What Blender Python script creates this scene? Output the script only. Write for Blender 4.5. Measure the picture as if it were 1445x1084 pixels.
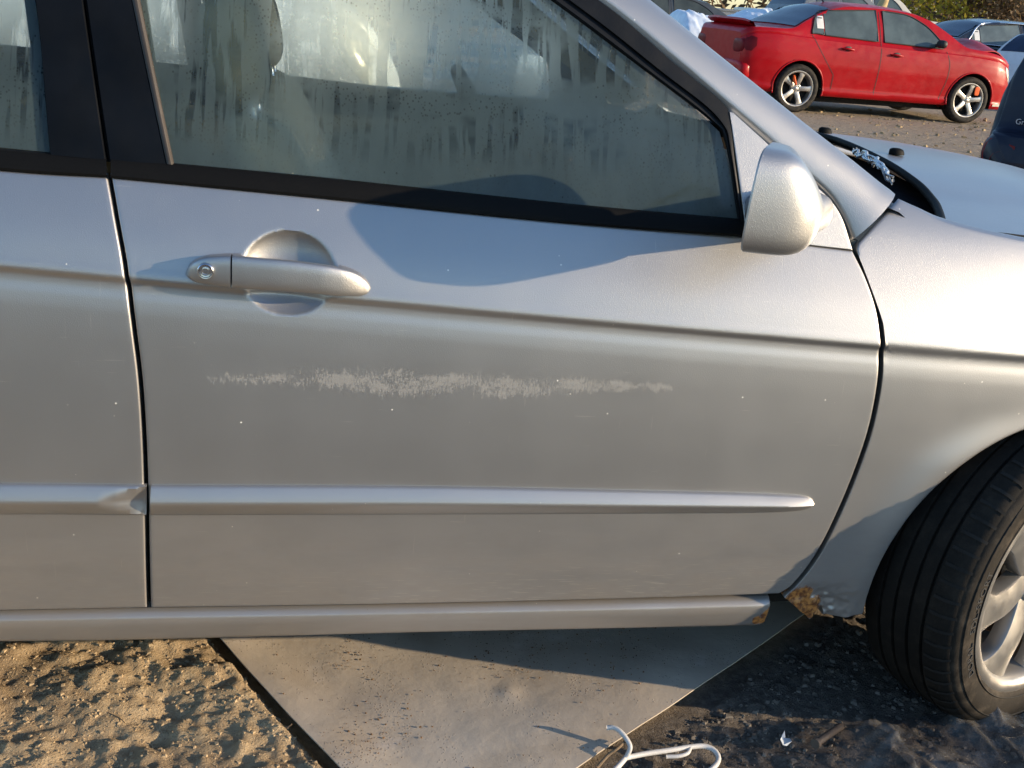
import bpy, bmesh, math, random
import numpy as np
from mathutils import Vector, Matrix

random.seed(7); rng = np.random.default_rng(11)
for o in list(bpy.data.objects): bpy.data.objects.remove(o, do_unlink=True)
scene = bpy.context.scene
COL = scene.collection

# ------------------------------------------------------------------ camera
CAM_F, CAM_P, CAM_R, CAM_YAW = 1550.0, math.radians(19.6), math.radians(5.0), math.radians(10.6)
CAM_C = np.array([0.247, -1.539, 1.196])
F_ = np.array([math.sin(CAM_YAW)*math.cos(CAM_P), math.cos(CAM_YAW)*math.cos(CAM_P), -math.sin(CAM_P)])
R0 = np.array([math.cos(CAM_YAW), -math.sin(CAM_YAW), 0.0]); U0 = np.cross(R0, F_)
R_ = math.cos(CAM_R)*R0 + math.sin(CAM_R)*U0
U_ = -math.sin(CAM_R)*R0 + math.cos(CAM_R)*U0
cd = bpy.data.cameras.new('camera'); cam = bpy.data.objects.new('camera', cd); COL.objects.link(cam)
cd.sensor_width = 36.0; cd.lens = CAM_F/1445*36; cd.clip_start = 0.05; cd.clip_end = 3000
M = Matrix.Identity(4)
for i in range(3):
    M[i][0] = R_[i]; M[i][1] = U_[i]; M[i][2] = -F_[i]; M[i][3] = CAM_C[i]
cam.matrix_world = M
scene.camera = cam

# ------------------------------------------------------------------ sky, sun, exposure
SUN_AZ, SUN_EL = math.radians(-19.8), math.radians(13.2)      # azimuth measured from +x
sdir = Vector((math.cos(SUN_EL)*math.cos(SUN_AZ), math.cos(SUN_EL)*math.sin(SUN_AZ), math.sin(SUN_EL)))
w = bpy.data.worlds.new('World'); scene.world = w; w.use_nodes = True
nt = w.node_tree; nt.nodes.clear()
sky = nt.nodes.new('ShaderNodeTexSky'); sky.sky_type = 'NISHITA'; sky.sun_disc = False
sky.sun_elevation = SUN_EL; sky.sun_rotation = math.radians(90) - SUN_AZ
sky.air_density = 1.0; sky.dust_density = 0.3; sky.ozone_density = 3.0
bg = nt.nodes.new('ShaderNodeBackground'); bg.inputs[1].default_value = 0.15
wo = nt.nodes.new('ShaderNodeOutputWorld')
nt.links.new(sky.outputs[0], bg.inputs[0]); nt.links.new(bg.outputs[0], wo.inputs[0])
sl = bpy.data.lights.new('sun', 'SUN'); sl.energy = 3.5; sl.angle = math.radians(0.55); sl.color = (1.0, 0.79, 0.53)
so = bpy.data.objects.new('sun', sl); COL.objects.link(so)
so.rotation_euler = sdir.to_track_quat('Z', 'Y').to_euler(); so.location = (6, -3, 5)
scene.view_settings.view_transform = 'Standard'; scene.view_settings.look = 'None'
scene.view_settings.exposure = 0.90; scene.view_settings.gamma = 1.0; scene.view_settings.use_curve_mapping = False

scene.render.engine = 'CYCLES'; scene.cycles.max_bounces = 6; scene.cycles.diffuse_bounces = 2; scene.cycles.glossy_bounces = 2; scene.cycles.transmission_bounces = 5; scene.cycles.use_adaptive_sampling = True; scene.cycles.adaptive_threshold = .02; scene.cycles.transparent_max_bounces = 10
scene.cycles.caustics_reflective = False; scene.cycles.caustics_refractive = False

# ------------------------------------------------------------------ measuring helpers
def ray(px, py):
    d = F_*CAM_F + R_*(px-722.5) - U_*(py-542.0); return d/np.linalg.norm(d)
def onY(px, py, Y):
    d = ray(px, py); return CAM_C + d*(Y-CAM_C[1])/d[1]
def onZ(px, py, Z):
    d = ray(px, py); return CAM_C + d*(Z-CAM_C[2])/d[2]
def onS(px, py, f):
    y = 0.02
    for _ in range(14):
        p = onY(px, py, y); y = float(f(p[0], p[2]))
    return onY(px, py, y)

def cr(pts, n):
    """Catmull-Rom through pts, resampled to n points by arc length"""
    P = np.array(pts, float)
    if len(P) == 2: return P[0] + (P[1]-P[0])*np.linspace(0, 1, n)[:, None]
    E = np.vstack([2*P[0]-P[1], P, 2*P[-1]-P[-2]]); out = []
    for i in range(1, len(E)-2):
        p0, p1, p2, p3 = E[i-1], E[i], E[i+1], E[i+2]
        for t in np.linspace(0, 1, 24, endpoint=False):
            out.append(.5*((2*p1)+(-p0+p2)*t+(2*p0-5*p1+4*p2-p3)*t*t+(-p0+3*p1-3*p2+p3)*t**3))
    out.append(P[-1]); return resample(np.array(out), n)
def resample(P, n):
    s = np.r_[0, np.cumsum(np.linalg.norm(np.diff(P, axis=0), axis=1))]
    q = np.linspace(0, s[-1], n) if np.isscalar(n) else np.asarray(n)*s[-1]
    return np.stack([np.interp(q, s, P[:, k]) for k in range(P.shape[1])], 1)
def pch(xs, ys):
    """monotone cubic interpolation"""
    xs = np.array(xs, float); ys = np.array(ys, float)
    if xs[0] > xs[-1]: xs = xs[::-1]; ys = ys[::-1]
    h = np.diff(xs); d = np.diff(ys)/h; m = np.zeros(len(xs))
    m[0], m[-1] = d[0], d[-1]
    for i in range(1, len(xs)-1):
        if d[i-1]*d[i] > 0:
            a, b = 2*h[i]+h[i-1], h[i]+2*h[i-1]; m[i] = (a+b)/(a/d[i-1]+b/d[i])
    def f(x):
        x = np.asarray(x, float); i = np.clip(np.searchsorted(xs, x)-1, 0, len(h)-1)
        t = np.clip((x-xs[i])/h[i], 0, 1)
        return ((2*t**3-3*t*t+1)*ys[i] + (t**3-2*t*t+t)*h[i]*m[i] + (-2*t**3+3*t*t)*ys[i+1] + (t**3-t*t)*h[i]*m[i+1])
    return f
def _h(ix, iy, s):
    n = (ix.astype(np.int64)*374761393 + iy.astype(np.int64)*668265263 + s*1442695041) & 0x7fffffff
    n = ((n ^ (n >> 13))*1274126177) & 0x7fffffff
    return ((n ^ (n >> 16)) & 0xffff)/65535.0
def vn(x, y, s=0):
    x = np.asarray(x, float); y = np.asarray(y, float)
    ix, iy = np.floor(x), np.floor(y); fx, fy = x-ix, y-iy
    fx = fx*fx*(3-2*fx); fy = fy*fy*(3-2*fy)
    a, b, c_, d = _h(ix, iy, s), _h(ix+1, iy, s), _h(ix, iy+1, s), _h(ix+1, iy+1, s)
    return (a+(b-a)*fx)+((c_+(d-c_)*fx)-(a+(b-a)*fx))*fy
def fbm(x, y, o=4, s=0):
    r = 0; a = .5
    for k in range(o):
        r = r + a*vn(x*2**k+17.3*k, y*2**k+5.1*k, s+k); a *= .5
    return r
def sst(a, b, x):
    t = np.clip((np.asarray(x, float)-a)/(b-a), 0, 1); return t*t*(3-2*t)

# ------------------------------------------------------------------ mesh helpers
def link(o, parent=None):
    COL.objects.link(o)
    if parent is not None: o.parent = parent
    return o
def mk(name, V, Fc, mat, parent=None, smooth=True, sharp=None):
    me = bpy.data.meshes.new(name); me.from_pydata([tuple(map(float, v)) for v in V], [], [tuple(map(int, f)) for f in Fc])
    if mat is not None: me.materials.append(mat)
    if smooth:
        me.shade_smooth()
        if sharp: me.set_sharp_from_angle(angle=math.radians(sharp))
    me.update()
    return link(bpy.data.objects.new(name, me), parent)
def empty(name, loc=(0, 0, 0), rz=0):
    o = bpy.data.objects.new(name, None); o.location = loc; o.rotation_euler = (0, 0, rz); o.empty_display_size = .1
    return link(o)
def tag(o, label=None, cat=None, group=None, kind=None):
    if label: o['label'] = label
    if cat: o['category'] = cat
    if group: o['group'] = group
    if kind: o['kind'] = kind
    return o
class MB:
    def __init__(s): s.V = []; s.F = []
    def add(s, V, Fc):
        n = len(s.V); s.V += [tuple(v) for v in V]; s.F += [tuple(i+n for i in f) for f in Fc]
    def grid(s, P, cu=False, cv=False, flip=False):
        P = np.asarray(P, float); a, b = P.shape[:2]; Fc = []
        for i in range(a if cu else a-1):
            for j in range(b if cv else b-1):
                q = (i*b+j, ((i+1) % a)*b+j, ((i+1) % a)*b+(j+1) % b, i*b+(j+1) % b)
                Fc.append(q[::-1] if flip else q)
        s.add(P.reshape(-1, 3), Fc)
    def box(s, lo, hi):
        x0, y0, z0 = lo; x1, y1, z1 = hi
        s.add([(x0, y0, z0), (x1, y0, z0), (x1, y1, z0), (x0, y1, z0), (x0, y0, z1), (x1, y0, z1), (x1, y1, z1), (x0, y1, z1)],
              [(0, 3, 2, 1), (4, 5, 6, 7), (0, 1, 5, 4), (1, 2, 6, 5), (2, 3, 7, 6), (3, 0, 4, 7)])
    def tube(s, P, r, n=8, caps=True):
        P = np.asarray(P, float); m = len(P); r = np.broadcast_to(np.asarray(r, float), (m,))
        T = np.gradient(P, axis=0); T /= np.linalg.norm(T, axis=1)[:, None]+1e-12
        up = np.array([0, 0, 1.]) if abs(T[0][2]) < .9 else np.array([1., 0, 0]); G = []
        a = np.cross(up, T[0]); a /= np.linalg.norm(a)
        for i in range(m):
            a = a - T[i]*(a@T[i]); a /= np.linalg.norm(a); b = np.cross(T[i], a)
            G.append([P[i]+r[i]*(math.cos(t)*a+math.sin(t)*b) for t in np.linspace(0, 2*math.pi, n, endpoint=False)])
        k = len(s.V); s.grid(G, cv=True)
        if caps:
            s.F.append(tuple(k+i for i in range(n))[::-1]); s.F.append(tuple(k+(m-1)*n+i for i in range(n)))
    def lathe(s, prof, n=48, axis='y', c=(0, 0, 0), a0=0, a1=2*math.pi):
        """prof: (r, h) along axis"""
        full = abs(a1-a0-2*math.pi) < 1e-6
        A = np.linspace(a0, a1, n, endpoint=not full); G = []
        for t in A:
            row = []
            for r, h in prof:
                u, v = r*math.cos(t), r*math.sin(t)
                row.append((c[0]+u, c[1]+h, c[2]+v) if axis == 'y' else (c[0]+u, c[1]+v, c[2]+h) if axis == 'z' else (c[0]+h, c[1]+u, c[2]+v))
            G.append(row)
        s.grid(G, cu=full)
    def build(s, name, mat, parent=None, smooth=True, sharp=None):
        return mk(name, s.V, s.F, mat, parent, smooth, sharp)
def coons(b, t, l, r, U, Vv):
    """b,t left->right; l,r bottom->top; polylines in 2D or 3D (already corner matched)"""
    U = np.asarray(U); Vv = np.asarray(Vv)
    B, T, L, Rr = resample(b, U), resample(t, U), resample(l, Vv), resample(r, Vv)
    u = U[:, None, None]; v = Vv[None, :, None]
    return ((1-v)*B[:, None]+v*T[:, None]+(1-u)*L[None]+u*Rr[None]
            - ((1-u)*(1-v)*B[0]+u*(1-v)*B[-1]+(1-u)*v*T[0]+u*v*T[-1]))
def edge_samples(n, length, r):
    if r <= 0: return np.linspace(0, 1, n)
    e = np.array([0, .12, .35, .65, 1.0])*r/length
    return np.r_[e, np.linspace(r/length, 1-r/length, n)[1:-1], 1-e[::-1]]
def copy_tree(o, parent=None):
    c = o.copy(); COL.objects.link(c)
    if parent is not None: c.parent = parent
    for ch in list(o.children): copy_tree(ch, c)
    return c
def rbox(lo, hi, r=.02, n=4, p=4.0, m=14):
    """rounded box as a superellipsoid-like closed grid"""
    lo = np.array(lo, float); hi = np.array(hi, float); c = (lo+hi)/2; h = (hi-lo)/2; G = []
    f = lambda x: np.sign(x)*abs(x)**(2/p)
    for a in np.linspace(-math.pi/2, math.pi/2, m):
        G.append([c+h*np.array([f(math.cos(a))*f(math.cos(b)), f(math.cos(a))*f(math.sin(b)), f(math.sin(a))]) for b in np.linspace(0, 2*math.pi, m*2, endpoint=False)])
    return G

# ------------------------------------------------------------------ materials
def newmat(name):
    m = bpy.data.materials.new(name); m.use_nodes = True; t = m.node_tree
    return m, t, t.nodes['Principled BSDF'], t.nodes['Material Output']
class N:
    """tiny node-graph helper"""
    def __init__(s, t): s.t = t
    def n(s, typ, **kw):
        nd = s.t.nodes.new(typ)
        for k, v in kw.items(): setattr(nd, k, v)
        return nd
    def l(s, a, b): s.t.links.new(a, b)
    def put(s, sock, v):
        if hasattr(v, 'is_linked') or hasattr(v, 'links'): s.l(v, sock)
        else: sock.default_value = v
    def pos(s, scale=(1, 1, 1), loc=(0, 0, 0), coord='Object', rot=(0, 0, 0)):
        tc = s.n('ShaderNodeTexCoord'); mp = s.n('ShaderNodeMapping'); s.l(tc.outputs[coord], mp.inputs[0])
        mp.inputs['Scale'].default_value = scale; mp.inputs['Location'].default_value = loc; mp.inputs['Rotation'].default_value = rot
        return mp.outputs[0]
    def noise(s, vec, scale=5, detail=4, rough=.55, dist=0):
        nd = s.n('ShaderNodeTexNoise'); s.l(vec, nd.inputs['Vector']); nd.inputs['Scale'].default_value = scale
        nd.inputs['Detail'].default_value = detail; nd.inputs['Roughness'].default_value = rough; nd.inputs['Distortion'].default_value = dist
        return nd.outputs[0]
    def voro(s, vec, scale=5, out='Distance', feature='F1', rnd=1.0):
        nd = s.n('ShaderNodeTexVoronoi', feature=feature); s.l(vec, nd.inputs['Vector']); nd.inputs['Scale'].default_value = scale
        nd.inputs['Randomness'].default_value = rnd
        return nd.outputs[out]
    def ramp(s, v, a, b, c0=0., c1=1.):
        nd = s.n('ShaderNodeMapRange', interpolation_type='SMOOTHSTEP'); s.put(nd.inputs[0], v)
        nd.inputs[1].default_value = a; nd.inputs[2].default_value = b; nd.inputs[3].default_value = c0; nd.inputs[4].default_value = c1
        return nd.outputs[0]
    def math(s, op, a, b=0.0, c=0.0):
        nd = s.n('ShaderNodeMath', operation=op); s.put(nd.inputs[0], a); s.put(nd.inputs[1], b); s.put(nd.inputs[2], c); return nd.outputs[0]
    def mix(s, f, a, b):
        nd = s.n('ShaderNodeMix', data_type='RGBA'); s.put(nd.inputs[0], f); s.put(nd.inputs[6], a); s.put(nd.inputs[7], b); return nd.outputs[2]
    def bump(s, hgt, strength=.3, dist=.01, normal=None):
        nd = s.n('ShaderNodeBump'); s.l(hgt, nd.inputs['Height']); nd.inputs['Strength'].default_value = strength; nd.inputs['Distance'].default_value = dist
        if normal is not None: s.l(normal, nd.inputs['Normal'])
        return nd.outputs[0]
    def sep(s, vec):
        nd = s.n('ShaderNodeSeparateXYZ'); s.l(vec, nd.inputs[0]); return nd.outputs
def c4(r, g=None, b=None): return (r, r, r, 1) if g is None else (r, g, b, 1)
def simple(name, col, rough=.5, metal=0., coat=0., var=.15, bump=0., bscale=200, spec=.5, nscale=8):
    m, t, p, o = newmat(name); g = N(t); v = g.pos()
    n = g.noise(v, nscale, 5)
    lo = tuple(x*(1-var) for x in col[:3])+(1,); hi = tuple(min(1, x*(1+var)) for x in col[:3])+(1,)
    g.l(g.mix(g.ramp(n, .3, .7), lo, hi), p.inputs['Base Color'])
    g.l(g.ramp(g.noise(v, nscale*3, 3), .3, .7, max(.02, rough-.06), min(1, rough+.08)), p.inputs['Roughness'])
    p.inputs['Metallic'].default_value = metal; p.inputs['Coat Weight'].default_value = coat; p.inputs['Coat Roughness'].default_value = .08
    p.inputs['Specular IOR Level'].default_value = spec
    if bump: g.l(g.bump(g.noise(v, bscale, 4), bump, .004), p.inputs['Normal'])
    return m
def paint_silver(name, dew=1.0, door=False, sill=False, rust=None, streak=False):
    m, t, p, o = newmat(name); g = N(t); v = g.pos()
    base = g.mix(g.ramp(g.noise(v, 2.2, 3), .35, .65), c4(.46, .452, .447), c4(.48, .471, .465))
    x, y, z = g.sep(v)
    rough = g.ramp(g.noise(v, 9, 2), .3, .7, .45, .475)
    metal = .91
    # dew: fine droplets that sit on the upper, sky facing panels
    d1 = g.voro(v, 540, 'Distance'); drop = g.ramp(d1, .12, .50, 1, 0)
    big = g.ramp(g.voro(v, 150, 'Distance'), .07, .14, 1, 0)
    hgt = g.math('ADD', g.math('MULTIPLY', drop, .9), g.math('MULTIPLY', big, g.ramp(g.noise(v, 55, 2), .60, .72)))
    zmask = g.ramp(z, .50, .80, .10, 1.0)
    hgt = g.math('MULTIPLY', g.math('MULTIPLY', hgt, zmask), dew)
    if streak: hgt = g.math('ADD', hgt, g.math('MULTIPLY', g.noise(g.pos(scale=(22, 120, 10)), 1, 3, .6), 2.2))
    g.l(g.bump(hgt, .28, .0005), p.inputs['Normal'])
    col = base
    # chips and bird specks
    spk = g.ramp(g.voro(v, 34, 'Distance'), .035, .055, 1, 0)
    spk = g.math('MULTIPLY', spk, g.ramp(g.noise(v, 9, 2), .50, .58))
    wear = spk; fineW = spk
    if door:
        # the long scuff: a ragged band with vertical drip streaks through it
        sv = g.pos(scale=(150, 1, 14)); fn = g.noise(sv, 1, 5, .7)
        grain = g.noise(g.pos(scale=(480, 1, 150)), 1, 4, .75)
        zc = g.math('MULTIPLY_ADD', x, .000, .6370)
        dz = g.math('SUBTRACT', z, zc)
        env = g.math('MULTIPLY', g.ramp(x, .06, .36), g.ramp(x, .52, .84, 1, 0))
        half = g.math('MULTIPLY_ADD', env, .010, .004)
        dev = g.math('DIVIDE', g.math('ABSOLUTE', g.math('ADD', dz, g.math('MULTIPLY', g.math('SUBTRACT', fn, .5), .05))), half)
        band = g.math('MULTIPLY', g.ramp(dev, .2, 2.0, 1, 0), g.ramp(x, .05, .14))
        band = g.math('MULTIPLY', band, g.ramp(x, .74, .84, 1, 0))
        lump = g.noise(g.pos(scale=(16, 1, 30)), 1, 3, .6)
        core = g.ramp(g.math('ADD', g.math('ADD', grain, g.math('MULTIPLY', band, .20)), g.math('MULTIPLY', g.math('SUBTRACT', lump, .5), .80)), .63, .72)
        scuff = g.math('MULTIPLY', core, g.ramp(band, .02, .35))
        drip = g.math('MULTIPLY', g.ramp(g.noise(g.pos(scale=(420, 1, 30)), 1, 3, .6), .70, .78), g.ramp(dz, -.02, .07, 1, 0))
        drip = g.math('MULTIPLY', drip, g.math('MULTIPLY', g.ramp(dz, -.035, 0), g.math('MULTIPLY', g.ramp(x, .1, .3), g.ramp(x, .5, .75, 1, 0))))
        s1 = g.noise(g.pos(scale=(22, 1, 420), rot=(0, .16, 0)), 1, 2, .6)
        low = g.ramp(z, .26, .36, 1, 0)
        fines = g.math('MULTIPLY', g.ramp(s1, .58, .66), g.math('MULTIPLY', low, g.ramp(x, -.1, .9, .25, 1.0)))
        s2 = g.noise(g.pos(scale=(13, 1, 300), rot=(0, -.35, 0)), 1, 2, .5)
        s3 = g.noise(g.pos(scale=(260, 1, 11), rot=(0, .5, 0)), 1, 2, .5)
        hair = g.math('MAXIMUM', g.math('MULTIPLY', g.ramp(s3, .71, .75), .16), g.math('MULTIPLY', g.ramp(s2, .72, .75), .2))
        fineW = g.math('MINIMUM', g.math('ADD', spk, g.math('ADD', g.math('MULTIPLY', fines, .45), g.math('ADD', hair, g.math('MULTIPLY', drip, .3)))), 1.0)
        wear = g.math('MINIMUM', g.math('ADD', g.math('ADD', g.math('ADD', spk, g.math('MULTIPLY', scuff, .48)), g.math('MULTIPLY', drip, .5)), g.math('ADD', g.math('MULTIPLY', fines, .5), hair)), 1.0)
    col = g.mix(wear, col, c4(.50, .47, .42))
    col = g.mix(fineW, col, c4(.90, .86, .78))
    # road dirt film lower down
    dn = g.noise(g.pos(scale=(6, 6, 22)), 1, 3, .6)
    dirt = g.math('MULTIPLY', g.ramp(z, .24, .52, .55, .0), g.ramp(dn, .3, .7, .5, 1.0))
    dots = g.math('MULTIPLY', g.ramp(g.voro(v, 75, 'Distance'), .04, .1, 1, 0), g.ramp(z, .255, .33, 1, 0))
    dots = g.math('MULTIPLY', dots, g.ramp(g.noise(v, 14, 2), .5, .6))
    dirt = g.math('MAXIMUM', dirt, g.math('MULTIPLY', dots, .8))
    col = g.mix(dirt, col, c4(.20, .155, .11))
    if rust:
        rn = g.noise(v, 38, 6, .65); tot = None
        for (rx, rz, rr) in rust:
            dd = g.math('SQRT', g.math('ADD', g.math('POWER', g.math('SUBTRACT', x, rx), 2.0), g.math('POWER', g.math('SUBTRACT', z, rz), 2.0)))
            f = g.ramp(g.math('ADD', g.math('DIVIDE', dd, rr), g.math('MULTIPLY', g.math('SUBTRACT', rn, .5), 1.6)), .75, .98, 1, 0)
            tot = f if tot is None else g.math('MAXIMUM', tot, f)
        rc = g.mix(g.ramp(g.noise(v, 120, 4), .35, .65), c4(.14, .045, .014), c4(.55, .23, .055))
        col = g.mix(tot, col, rc)
        rough = g.math('MAXIMUM', rough, g.math('MULTIPLY', tot, .9))
        metal_s = g.math('MULTIPLY', g.math('SUBTRACT', 1.0, g.math('MAXIMUM', tot, g.math('MAXIMUM', wear, dirt))), metal)
    else:
        metal_s = g.math('MULTIPLY', g.math('SUBTRACT', 1.0, g.math('MAXIMUM', wear, dirt)), metal)
    g.l(col, p.inputs['Base Color']); g.l(metal_s, p.inputs['Metallic'])
    g.l(g.math('MAXIMUM', rough, g.math('MULTIPLY', wear, .75)), p.inputs['Roughness'])
    p.inputs['Coat Weight'].default_value = .35; p.inputs['Coat Roughness'].default_value = .18
    return m
def paint(name, col, rough=.32, metal=.2, coat=.7, dust=.12):
    m, t, p, o = newmat(name); g = N(t); v = g.pos()
    n = g.noise(v, 3, 5, .6); z = g.sep(v)[2]
    c = g.mix(g.ramp(n, .3, .7), tuple(x*.9 for x in col)+(1,), tuple(min(1, x*1.08) for x in col)+(1,))
    dm = g.math('MULTIPLY', g.ramp(z, .2, .75, 1, .25), g.math('MULTIPLY', g.ramp(g.noise(v, 7, 5, .65), .35, .75), dust*2.2))
    g.l(g.mix(dm, c, c4(.30, .24, .17)), p.inputs['Base Color'])
    g.l(g.ramp(g.noise(v, 11, 4), .3, .7, rough-.05, rough+.1), p.inputs['Roughness'])
    p.inputs['Metallic'].default_value = metal; p.inputs['Coat Weight'].default_value = coat; p.inputs['Coat Roughness'].default_value = .12
    return m
def fog_glass(name, tint=(.88, .98, .95), fog=.90, body=.24):
    """glass misted on the inside, with runs and beads of water"""
    m, t, p, o = newmat(name); g = N(t); t.nodes.remove(p); v = g.pos(); x, y, z = g.sep(v)
    dist = g.noise(g.pos(scale=(9, 9, 9)), 1, 2)
    vx = g.n('ShaderNodeCombineXYZ'); g.l(g.math('MULTIPLY_ADD', dist, .010, x), vx.inputs[0]); g.l(y, vx.inputs[1]); g.l(z, vx.inputs[2])
    mp = g.n('ShaderNodeMapping'); g.l(vx.outputs[0], mp.inputs[0]); mp.inputs['Scale'].default_value = (72, 10, 5.0)
    runs = g.ramp(g.noise(mp.outputs[0], 1, 3, .5), .50, .57)
    where = g.ramp(g.noise(g.pos(scale=(3.2, 3, 7)), 1, 4, .65), .41, .54)
    zone = g.math('MULTIPLY', g.math('MULTIPLY', g.ramp(z, .93, 1.0), where), g.ramp(x, .62, .95, 1.0, .25))
    runs = g.math('MULTIPLY', runs, zone)
    beads = g.ramp(g.voro(g.pos(scale=(1, 1, .8)), 190, 'Distance'), .15, .36, 1, 0)
    beads = g.math('MULTIPLY', beads, g.math('MULTIPLY', g.ramp(g.noise(v, 16, 3), .42, .60), g.ramp(z, .92, 1.05, .25, 1.0)))
    big = g.ramp(g.voro(g.pos(scale=(1, 1, .75)), 95, 'Distance'), .10, .17, 1, 0)
    big = g.math('MULTIPLY', big, g.ramp(g.noise(v, 24, 2), .50, .62))
    clear = g.math('MINIMUM', g.math('ADD', g.math('MULTIPLY', runs, 1.0), g.math('MULTIPLY', g.math('MAXIMUM', beads, big), .65)), 1.0)
    hgt = g.math('ADD', g.math('MULTIPLY', runs, .18), g.math('MAXIMUM', beads, big))
    nb = g.bump(hgt, 1.0, .0030)
    mottle = g.ramp(g.noise(g.pos(scale=(20, 20, 6)), 1, 4, .6), .25, .75, .82, 1.0)
    fogf = g.math('MULTIPLY', g.math('MULTIPLY', g.math('SUBTRACT', 1.0, g.math('MULTIPLY', clear, .70)), mottle), fog)
    tr = g.n('ShaderNodeBsdfTransparent'); tr.inputs[0].default_value = tint+(1,)
    rf = g.n('ShaderNodeBsdfRefraction'); rf.inputs[0].default_value = tint+(1,); rf.inputs['Roughness'].default_value = .62; rf.inputs['IOR'].default_value = 1.12
    tl = g.n('ShaderNodeBsdfTranslucent'); tl.inputs[0].default_value = (.82, .93, .90, 1)
    df = g.n('ShaderNodeBsdfDiffuse'); df.inputs[0].default_value = (.33, .47, .48, 1)
    m1 = g.n('ShaderNodeMixShader'); m1.inputs[0].default_value = body; g.l(rf.outputs[0], m1.inputs[1]); g.l(tl.outputs[0], m1.inputs[2])
    m1b = g.n('ShaderNodeMixShader'); m1b.inputs[0].default_value = .13; g.l(m1.outputs[0], m1b.inputs[1]); g.l(df.outputs[0], m1b.inputs[2])
    m2 = g.n('ShaderNodeMixShader'); g.l(fogf, m2.inputs[0]); g.l(tr.outputs[0], m2.inputs[1]); g.l(m1b.outputs[0], m2.inputs[2])
    gl = g.n('ShaderNodeBsdfGlossy'); gl.inputs['Roughness'].default_value = .07; g.l(nb, gl.inputs['Normal'])
    fr = g.n('ShaderNodeFresnel'); fr.inputs[0].default_value = 1.42
    m3 = g.n('ShaderNodeMixShader'); g.l(g.math('MULTIPLY', fr.outputs[0], .9), m3.inputs[0]); g.l(m2.outputs[0], m3.inputs[1]); g.l(gl.outputs[0], m3.inputs[2])
    g.l(m3.outputs[0], o.inputs[0])
    return m
def car_glass(name, tint=(.10, .13, .13), fog=.35):
    m, t, p, o = newmat(name); g = N(t); v = g.pos()
    n = g.ramp(g.noise(v, 3, 4), .3, .7)
    g.l(g.mix(n, tuple(x*.75 for x in tint)+(1,), tuple(x*1.25 for x in tint)+(1,)), p.inputs['Base Color'])
    g.l(g.ramp(g.noise(v, 5, 3), .3, .7, .08, .22), p.inputs['Roughness']); p.inputs['Specular IOR Level'].default_value = .55
    return m
def rubber(name, c=.018, rough=.62, dusty=.3, spec=.35, clean_r=None):
    m, t, p, o = newmat(name); g = N(t); v = g.pos()
    d = g.math('MULTIPLY', g.ramp(g.noise(v, 22, 6, .65), .42, .75), dusty)
    if clean_r:
        x, y, z = g.sep(v); rr = g.math('SQRT', g.math('ADD', g.math('MULTIPLY', x, x), g.math('MULTIPLY', z, z)))
        d = g.math('MULTIPLY_ADD', g.ramp(rr, clean_r-.006, clean_r+.004, 1, .35), .16, g.math('MULTIPLY', d, g.ramp(rr, clean_r-.006, clean_r+.004, 1, .25)))
    g.l(g.mix(d, c4(c), c4(.13, .105, .08)), p.inputs['Base Color']); p.inputs['Roughness'].default_value = rough
    p.inputs['Specular IOR Level'].default_value = spec
    g.l(g.bump(g.noise(v, 260, 4), .15, .002), p.inputs['Normal'])
    return m

MAT = dict(
    door=paint_silver('silver_door_paint', .75, door=True), silver=paint_silver('silver_paint', 1.0),
    sill=paint_silver('silver_sill_paint', .2, rust=[(1.043, .222, .020), (1.036, .204, .024), (1.012, .198, .011)]),
    fender=paint_silver('silver_fender_paint', 1.0, rust=[(1.082, .236, .036), (1.103, .222, .030)]),
    mould=paint_silver('silver_moulding_paint', .25),
    black=simple('black_trim', (.009, .010, .012), .45, bump=.05, spec=.2), rubber=rubber('black_rubber', .004, .65, .01, .15),
    gloss=simple('black_pillar_film', (.004, .005, .007), .42, var=.3, spec=.14),
    dark=simple('dark_underbody', (.012, .011, .010), .9), seal=simple('tan_window_seal', (.055, .045, .038), .6),
    fog=fog_glass('misted_glass'), fogfar=fog_glass('misted_far_glass', (.90, .95, .96), .80, .45),
    beige=simple('beige_cloth', (.52, .45, .31), .9, bump=.2, bscale=300), beige2=simple('beige_plastic', (.46, .40, .28), .6),
    dash=simple('grey_dash_plastic', (.075, .085, .085), .6, bump=.1), mirror=simple('mirror_glass', (.8, .82, .85), .03, 1.0, var=.02),
    chrome=simple('worn_chrome', (.62, .63, .66), .2, 1.0), steel=simple('rusty_steel', (.12, .075, .05), .75, .5, bump=.4, bscale=120),
    alloy=simple('alloy_wheel', (.47, .445, .41), .36, .75, .2, var=.1, bump=.03), tyre=rubber('tyre_rubber', .008, .75, .35), front_tyre=rubber('front_tyre_rubber', .006, .75, .55, .18, .286),
    letters=rubber('tyre_letters', .055, .6, .3))

# ------------------------------------------------------------------ the ground: one sheet out to the horizon
def sheet_uv(x, y):
    """coordinates along the loose panel's two edges from its near corner"""
    dx, dy = x-SH_O[0], y-SH_O[1]; det = SH_A[0]*SH_B[1]-SH_A[1]*SH_B[0]
    return (dx*SH_B[1]-dy*SH_B[0])/det, (dy*SH_A[0]-dx*SH_A[1])/det
_l1, _l2, _r1, _r2 = onZ(315, 905, .025)[:2], onZ(480, 1084, .025)[:2], onZ(860, 1050, .03)[:2], onZ(1090, 900, .02)[:2]
SH_A = (_r2-_r1)/np.linalg.norm(_r2-_r1); SH_B = (_l1-_l2)/np.linalg.norm(_l1-_l2)      # the panel's right and left edges
SH_O = _l2 + SH_B*((_r1-_l2)[0]*SH_A[1]-(_r1-_l2)[1]*SH_A[0])/(SH_B[0]*SH_A[1]-SH_B[1]*SH_A[0])
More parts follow.
